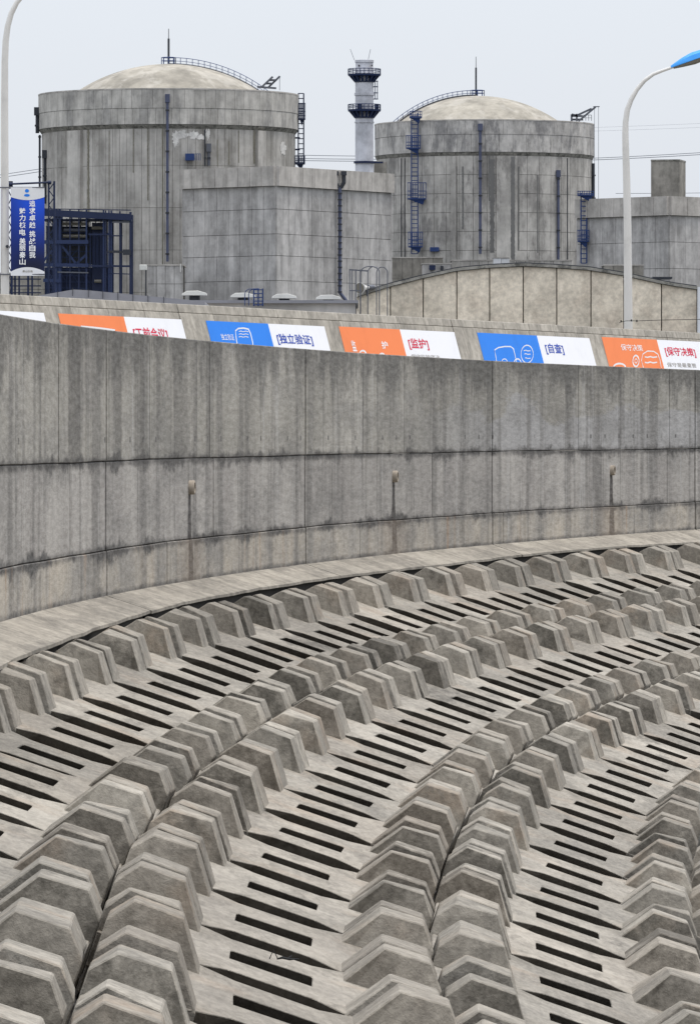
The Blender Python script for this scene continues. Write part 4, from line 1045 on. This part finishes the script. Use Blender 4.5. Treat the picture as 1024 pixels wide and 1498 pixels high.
for x, y in ((526, 152), (551, 155)):
    m = MB(); m.box(((x - 533) * k - .35, -ro * .8 if x < 530 else -ro * .45, ZC(160)), ((x - 533) * k + .35, -ro * .8 + .8 if x < 530 else -ro * .45 + .8, ZC(153))); m.build('cabinet', M['navy'], S)
for x in (525, 544): m = MB(); m.box(((x - 533) * k - .12, -r * .98, ZC(97.5)), ((x - 533) * k + .12, -r * .7, ZC(95.5))); m.build('port', M['dark'], S)
m = MB(); m.lathe([(r + .0, ZC(239)), (r + .25, ZC(239)), (r + .25, ZC(236)), (r, ZC(236))], 32); m.build('stay_ring', M['navy'], S)
m = MB(); m.box((r * .9, -.5, ZC(239)), (r + 14 * k, .3, ZC(236.4))); m.build('stay_beam', M['navy'], S)
m = MB()
for x in (548.5, 552): m.bar(((x - 533) * k, -.3, ZC(145)), ((x - 533) * k, -.3, ZC(118)), .07)
for y in (119, 127, 136, 145): m.bar(((546 - 533) * k, -.3, ZC(y)), ((553 - 533) * k, -.3, ZC(y)), .08)
m.build('ladder', M['navyhi'], S)
for x0, x1 in ((518.5, 512.5), (538.5, 542)): m = MB(); m.tube([Vector(((x0 - 533) * k, 0, ZC(88))), Vector(((x1 - 533) * k, 0, ZC(72)))], .04, 4); m.build('lightning_rod', M['cable'], S)
m = MB(); m.box(((547 - 533) * k, 2, 0), ((566 - 533) * k, 9, ZC(236))); m.build('duct', M['tower'], S)

# ------------------------------------------------------------------ square annexes: faces made of cast panels
def annex(label, corner_px, D, left_px, right_px, y_top, y_band, y_bot, dl, dr, cols_l, cols_r, rows, name='fuel_building', band_mat='auxcap', mat='aux', over=.55):
    """a block seen at its corner: the left face runs back by dl metres, the right one by dr"""
    k = D / FP; c = Vector(((corner_px - 512) / FP * D, D, 0)); Zf = lambda y: (HOR - y) / FP * D + EYE
    A = thing(name, label, 'building', c)
    Pl = Vector((((left_px - 512) / FP) * (D + dl) - c.x, dl, 0)); Pr = Vector((((right_px - 512) / FP) * (D + dr) - c.x, dr, 0))
    zt, zband, zb = Zf(y_top), Zf(y_band), Zf(y_bot)
    back = Pl + Pr
    m = MB(); m.prism([Vector((0, .12, 0)), Pr + Vector((-.1, .12, 0)), back, Pl + Vector((.1, .12, 0))], (0, 0, zt - .3)); m.build('core', M['core'], A)
    for P, nc, sgn in ((Pl, cols_l, -1), (Pr, cols_r, 1)):
        L = P.length; t = P / L; n = Vector((t.y, -t.x, 0));
        if n.y > 0: n = -n
        zs = [zband] + [zband - (zband - zb) * q / sum(rows) for q in [sum(rows[:i + 1]) for i in range(len(rows))]]
        for j in range(len(rows)):
            z1, z0 = zs[j], zs[j + 1]
            for i in range(nc):
                a, b2 = L * i / nc + .025, L * (i + 1) / nc - .025
                m = MB(); q = t * a; w_ = t * b2; th = n * random.uniform(.10, .14)
                m.prism([q - n * .1 + Vector((0, 0, z0 + .03)), w_ - n * .1 + Vector((0, 0, z0 + .03)), w_ - n * .1 + Vector((0, 0, z1 - .03)), q - n * .1 + Vector((0, 0, z1 - .03))], th + n * .1)
                m.build('wall_panel', M[mat], A)
        nb = nc
        for i in range(nb):
            a, b2 = L * i / nb + .035, L * (i + 1) / nb - .035
            if i == 0: a = -.02
            m = MB(); q, w_ = t * a - n * .1, t * b2 - n * .1
            m.prism([q + Vector((0, 0, zband + .02)), w_ + Vector((0, 0, zband + .02)), w_ + Vector((0, 0, zt)), q + Vector((0, 0, zt))], n * (over + .1))
            m.build('parapet_panel', M[band_mat], A)
    return A, c, Zf, Pl, Pr
D = 850.
AL, cL, ZA, Pl, Pr = annex('square grey concrete annex with plain parapet in front of the near containment building', 404, D, 267.5, 572.5, 243, 272, 470, 12, 26, 8, 10, [3.6, 3.9, 3.4, 3.9, 3.2, 3.2])
k = D / FP
def on_face(P, x, D, c):   # point of a face under photo column x
    a = (x - 512) / FP; s_ = (a * D - c.x) / (P.x - a * P.y); return P * s_
q = on_face(Pr, 491, D, cL); n = Vector((Pr.y, -Pr.x, 0)).normalized(); q = q + n * .7
s_ = (D + q.y) / D; Zq = lambda y: (HOR - y) / FP * (D + q.y) + EYE
m = MB(); m.tube([q + Vector((0, 0, Zq(y))) for y in (274, 280, 428)] + [q + Vector((.6, 0, Zq(436))), q + Vector((.95, 0, Zq(441))), q + Vector((.95, 0, Zq(470)))], .25, 10); dp = m.build('downpipe', M['pipe'], AL, smooth=True)
m = MB()
for y in range(284, 430, 9): m.box((q.x - .31, q.y - .31, Zq(y)), (q.x + .31, q.y + .31, Zq(y) + .18))
m.build('pipe_clamps', M['dark'], dp, kind='stuff')
for dx in (-.55, .55):
    m = MB(); m.tube([q + Vector((dx, 0, Zq(254))), q + Vector((dx, 0, Zq(267))), q + Vector((dx * .3, 0, Zq(275)))], [.3, .3, .25], 8); m.build('hopper', M['dark'], dp)
    m = MB(); m.box((q.x + dx - .4, q.y - .4, Zq(256.5)), (q.x + dx + .4, q.y + .4, Zq(250.5))); m.build('hopper_head', M['dark'], dp)
AR, cR, ZR, Pl2, Pr2 = annex('grey concrete annex under the square stair tower at the right edge', 978, 960., 843.5, 1180, 287, 315, 470, 14, 24, 7, 9, [3.3, 3.3, 3.3, 3.3])
D = 960.; k = D / FP
tw = thing('stair_tower', 'dark brown grey square tower block rising above the right annex roof', 'tower', Vector(((978 - 512) / FP * 968, 968, ZR(300) - 3)))
zt = ZR(232.5) - tw.location.z
m = MB(); m.prism([Vector(((951.5 - 978) * k, 0, 0)), Vector(((993 - 978) * k, -1, 0)), Vector(((1005 - 978) * k, 5, 0)), Vector(((964 - 978) * k, 6, 0))], (0, 0, zt)); m.build('shaft', M['tower'], tw)
m = MB(); m.prism([Vector(((951 - 978) * k, -.08, 0)), Vector(((993.2 - 978) * k, -1.08, 0)), Vector(((1005.5 - 978) * k, 5, 0)), Vector(((964 - 978) * k, 6.1, 0))], (0, 0, .25)); o = m.build('coping', M['coping'], tw, (0, 0, zt))
# ladder and pole on the right annex
q = on_face(Pl2, 858, D, cR); n = Vector((Pl2.y, -Pl2.x, 0)).normalized(); n = n if n.y < 0 else -n; q = q + n * .7
lx = thing('access_ladder', 'blue caged access ladder on the left face of the right annex', 'ladder', cR + q)
kk = (D + q.y) / FP; ZL = lambda y: (HOR - y) / FP * (D + q.y) + EYE
ladder(lx, 858, 385, 282, 858, kk, ZL, 0, [(849, 865, 337, 354), (849, 872, 280, 287)], .45)

# low blocks at the foot of the containment buildings
def block(label, x0, x1, yt, D, depth, mat, parts=()):
    k = D / FP; b = Vector(((x0 + x1 - 1024) / 2 / FP * D, D, 0)); Zf = lambda y: (HOR - y) / FP * D + EYE
    B = thing('low_annex', label, 'building', b); w_ = (x1 - x0) / 2 * k; n = max(2, int((x1 - x0) / 13)); h = Zf(yt)
    m = MB(); m.box((-w_ + .1, .1, 0), (w_ - .1, depth, h - .12)); m.build('core', M['core'], B)
    rows = 3
    hh = h - Zf(470)
    for i in range(n):
        for j in range(rows):
            m = MB(); a = -w_ + 2 * w_ * i / n + .03; c = -w_ + 2 * w_ * (i + 1) / n - .03
            m.box((a, -random.uniform(.0, .05), Zf(470) + hh * j / rows + .03), (c, .1, Zf(470) + hh * (j + 1) / rows - .03)); m.build('wall_panel', M[mat], B)
    m = MB(); m.box((-w_ - .06, -.1, h - .06), (w_ + .06, depth, h + .12)); m.build('coping', M['auxcap'], B)
    return B, b, Zf, k
B, b, Zf, k = block('low plain concrete block between the blue steel frame and the square annex', 216, 268.5, 388, 846., 12, 'aux')
m = MB(); m.box(((263.5 - 242) * k, -.3, Zf(398)), ((265 - 242) * k, -.1, Zf(386))); m.build('pipe_stub', M['horn'], B)
B, b, Zf, k = block('low dark grey block left of the hall ridge below the far containment building', 573.5, 648, 377, 1030., 10, 'tower')
B, b, Zf, k = block('pale low block just behind the left slope of the hall gable', 617, 660, 386, 1000., 8, 'aux')
m = MB(); m.box((-1.2, -.4, Zf(395)), (-.2, -.1, Zf(388))); m.build('window', M['navy'], B); m = MB(); m.box((.6, -.4, Zf(395)), (1.1, -.1, Zf(389))); m.build('window', M['dark'], B)
B, b, Zf, k = block('long low wall block behind the hall ridge at the centre', 660, 836, 381, 1020., 8, 'panel')
B, b, Zf, k = block('low grey plant block behind the right slope of the hall gable', 882, 941, 388, 930., 8, 'tower')
B, b, Zf, k = block('small white roof box behind the hall ridge at the centre', 721, 745, 377.5, 990., 4, 'whitewall')
B, b, Zf, k = block('dark plant room wall behind the lattice gantry at the left edge', -24, 70, 400, 830., 6, 'tower')
sp = sight(207, 440, 780.); sp.z = 0
P_ = thing('flood_light', 'small pale floodlight box on a thin dark post by the blue steel frame', 'floodlight', sp)
kz = 780 / FP; zz = sight(207, 393, 780.).z
m = MB(); m.tube([(.6, 0, 0), (.6, 0, zz)], .09, 6); m.build('post', M['dark'], P_)
m = MB(); m.box((-.2, -.2, zz - .2), (.75, .3, zz + .5)); m.build('lamp_box', M['vent'], P_, bevel=.05)

# ------------------------------------------------------------------ blue steel frame at the left
D = 790.; k = D / FP; b = sight(130, 440, D); b.z = 0
SF = thing('steel_frame', 'dark blue steel pipe frame with railed deck in front of the near containment building', 'steel frame', b)
G = lambda x, y, dy=0.: Vector(((x - 130) * k, dy, (HOR - y) / FP * D + EYE))
def beam(p, q, r, mat='navy', name='beam'): m = MB(); m.bar(p, q, r); return m.build(name, M[mat], SF)
for x, y, r, mt in ((83, 306, .20, 'navyhi'), (88, 306, .2, 'navyhi'), (103, 306, .12, 'navy'), (116, 306, .12, 'navy'), (127, 307, .14, 'navyhi'), (152, 307, .14, 'navyhi'), (155, 308, .12, 'navy'), (160, 308, .13, 'navyhi'), (163.5, 308, .14, 'navyhi'), (176, 309, .14, 'navy'), (191.5, 310, .20, 'navy')):
    p = G(x, y); beam(Vector((p.x, 0, 0)), p, r * .72, mt, 'column')
    beam(Vector((p.x, 5, 0)), p + Vector((0, 5, -.2)), r * .8, 'navy', 'column')
for x0, y0, x1, y1, r, mt in ((64, 311, 192, 318, .42, 'navy'), (64, 354, 130, 354, .24, 'navyhi'), (64, 387.5, 130, 388.5, .22, 'navyhi'), (130, 389, 192, 389.5, .12, 'navy'), (130, 343, 160, 343, .1, 'navy'), (64, 410, 90, 411, .22, 'navyhi'), (85, 398, 130, 399, .08, 'grey'), (160, 368, 190, 369, .14, 'dark'), (160, 345, 180, 345, .08, 'navy'), (165, 325, 190, 325, .1, 'grey'), (160, 400, 190, 401, .06, 'navy'), (64, 305.5, 192, 307.5, .06, 'navy')):
    beam(G(x0, y0, -.1), G(x1, y1, -.1), r, mt)
for x0, y0, x1, y1 in ((64, 382, 77, 366), (90, 358, 112, 386), (112, 386, 127, 372)): beam(G(x0, y0, .2), G(x1, y1, .2), .14, 'navyhi', 'brace')
m = MB(); p, q = G(64, 320, .4), G(192, 325, 5); m.box((p.x, .4, p.z - .2), (q.x, 5.5, p.z)); m.build('deck', M['navy'], SF)
m = MB(); p, q = G(64, 390, .6), G(160, 440, 5); m.box((p.x, 3.6, 0), (q.x, 4.4, p.z)); m.build('lower_backdrop', M['navy'], SF)  # added dark backing that stands in for the shade inside the frame
m = MB(); p, q = G(66, 330, .6), G(152, 386, 5); m.box((p.x, 3.8, q.z), (q.x, 4.6, p.z)); m.build('upper_backdrop', M['dark'], SF)  # second added backdrop, darkening the inside of the upper frame
m = MB(); p, q = G(134, 325, .6), G(150, 440, 5); m.box((p.x, 2.2, 0), (q.x, 3.4, p.z)); m.build('stair_core', M['navy'], SF)
for x0, x1, y in ((91, 128, 327), (93, 126, 336), (134, 150, 333), (138, 148, 411), (92, 126, 345)):
    m = MB(); m.tube([G(x0, y, 1.5), G(x1, y, 1.5)], .22, 8); m.build('process_pipe', M['lens' if y % 2 else 'grey'], SF)
for x in (135, 140, 145):
    m = MB()
    for s_ in (-.25, .25): p = G(x, 340, 1.); m.bar((p.x + s_, 1, G(x, 392).z), (p.x + s_, 1, p.z), .06)
    m.build('stair_rail', M['navyhi'], SF)
m = MB(); p = G(186, 369, -.3); m.box((p.x - .5, -.6, p.z - .35), (p.x + .5, .2, p.z + .35)); m.build('valve_box', M['dark'], SF)
for i_, x in enumerate(range(68, 190, 7)):
    if 127 < x < 166 or x < 100: p = G(x + (i_ % 3), 318, 3.); beam(Vector((p.x, 3, 0)), p, .06, 'navyhi', 'column')
for y in range(330, 436, 9): beam(G(66, y, 3.1), G(128 + (y % 5) * 8, y + 1, 3.1), .055, 'navyhi')
for x in range(66, 160, 16): beam(G(x, 352 + (x % 3) * 14, 2.8), G(x + 15, 336 + (x % 3) * 14, 2.8), .05, 'navyhi', 'brace'); beam(G(x, 392, 2.8), G(x + 15, 412, 2.8), .05, 'navyhi', 'brace')
# gantry with cross-braced posts and the dark pipe rail on top
D = 640.; k = D / FP; b = sight(40, 440, D); b.z = 0
GT = thing('lattice_gantry', 'navy lattice gantry with a round top rail behind the flag banner', 'gantry', b)
G = lambda x, y, dy=0.: Vector(((x - 40) * k, dy, (HOR - y) / FP * D + EYE))
for xa, xb in ((12.5, 18), (72, 80)):
    y0 = 265
    for x in (xa, xb): m = MB(); p = G(x, y0); m.bar((p.x, 0, 0), p, .085 if x != xb else .10); m.build('post', M['navy'], GT)
    y = y0 + 2; f = 0
    while y < 440:
        m = MB(); a, c = (xa, xb) if f else (xb, xa); m.bar(G(a, y), G(c, y + 11), .05); m.build('lacing', M['navy'], GT); y += 11; f = 1 - f
m = MB(); m.tube([G(12, 269.5, -.2), G(76, 266.8, -.2)], .10, 8); m.build('top_rail', M['navy'], GT, smooth=True)
for x, y in ((15.5, 269.5), (73, 267)): m = MB(); m.tube([G(x - 2.6, y, -.2), G(x + 2.6, y, -.2)], .2, 10); m.build('flange', M['navy'], GT)
m = MB(); m.box((G(12, 266).x, -.15, G(12, 276).z), (G(18, 266).x, .15, G(12, 265).z)); m.build('head_box', M['dark'], GT)
for x in (22, 28, 41, 47): m = MB(); p = G(x, 400); m.bar((p.x, 1, 0), p + Vector((0, 1, 0)), .09); m.build('post', M['navy'], GT)
for y in (408, 418, 428): m = MB(); m.bar(G(14, y, .9), G(60, y, .9), .06); m.build('lacing', M['navy'], GT)

# ------------------------------------------------------------------ overhead cables, wall-top cable
def cable(label, pts, D, r):
    b = sight(*pts[0], D); m = MB(); P = [sight(*p, D) - b for p in pts]
    m.tube(P, r, 5); o = m.build('power_cable', M['cable'], None, b); o['label'] = label; o['category'] = 'cable'; o['group'] = 'overhead power cables'
def sag(p, q, s_, n=10): return [(p[0] + (q[0] - p[0]) * i / n, p[1] + (q[1] - p[1]) * i / n + s_ * 4 * (i / n) * (1 - i / n)) for i in range(n + 1)]
for i, (a, b_, s_, lab) in enumerate((((700, 236), (1100, 218), 3, 'upper dark overhead cable running right from the far containment building'), ((700, 238.5), (1100, 221), 3, 'lower dark overhead cable running right from the far containment building'), ((-60, 264.5), (130, 236), .5, 'upper overhead cable left of the near containment building'), ((-60, 268.5), (130, 240), .5, 'lower overhead cable left of the near containment building'), ((400, 226), (560, 228.5), .5, 'topmost overhead cable left of the white stack'), ((400, 231), (560, 233), .5, 'middle overhead cable left of the white stack'), ((400, 234), (560, 236), .5, 'lowest overhead cable left of the white stack'))):
    cable(lab, sag(a, b_, s_), 1500., .085)
for a, b_, lab in (((780, 189), (1100, 177), 'faint upper overhead cable high behind the right street lamp'), ((780, 194), (1100, 183), 'faint lower overhead cable high behind the right street lamp')): cable(lab, sag(a, b_, 1), 1900., .03)
for a, b_, lab in (((900, 283), (1100, 281), 'thin cable along the right annex roof'),): cable(lab, sag(a, b_, .5), 1100., .05)
Dc = 181.; pts = [(905, 472), (915, 469.5), (922, 469.3), (931, 469.6), (960, 468.4), (1000, 467.6), (1040, 467)]
b = sight(*pts[0], Dc); wc = thing('wall_cable', 'thin black cable with clips along the dyke wall crest at the right', 'cable', b)
m = MB(); m.tube([sight(*p, Dc) - b for p in pts], .009, 5); m.build('line', M['black'], wc)
for x, y in ((908, 470), (923, 468.8), (931, 469.5)): m = MB(); p = sight(x, y, Dc) - b; m.box((p.x - .02, -.02, p.z - .03), (p.x + .02, .02, p.z + .03)); m.build('clip', M['black'], wc)

# twig washed up on a block of the second row
P, ph = slope_pt(1, (START[1] + 1 + .19) * PITCH, .2, .0); P.z += .012
tg = thing('twig', 'small black twig lying between the slots of a block near the bottom edge', 'twig', P)
m = MB(); m.tube([(0, 0, .0), (.02, 0, .05), (.045, 0, 0)], .0035, 5); m.tube([(.04, 0, .0), (.07, -.01, .008), (.11, -.02, .0), (.16, -.04, .004)], [.004, .008, .007, .003], 5); m.tube([(.09, -.01, 0), (.12, .02, .015)], .004, 5)
m.build('stem', M['black'], tg)
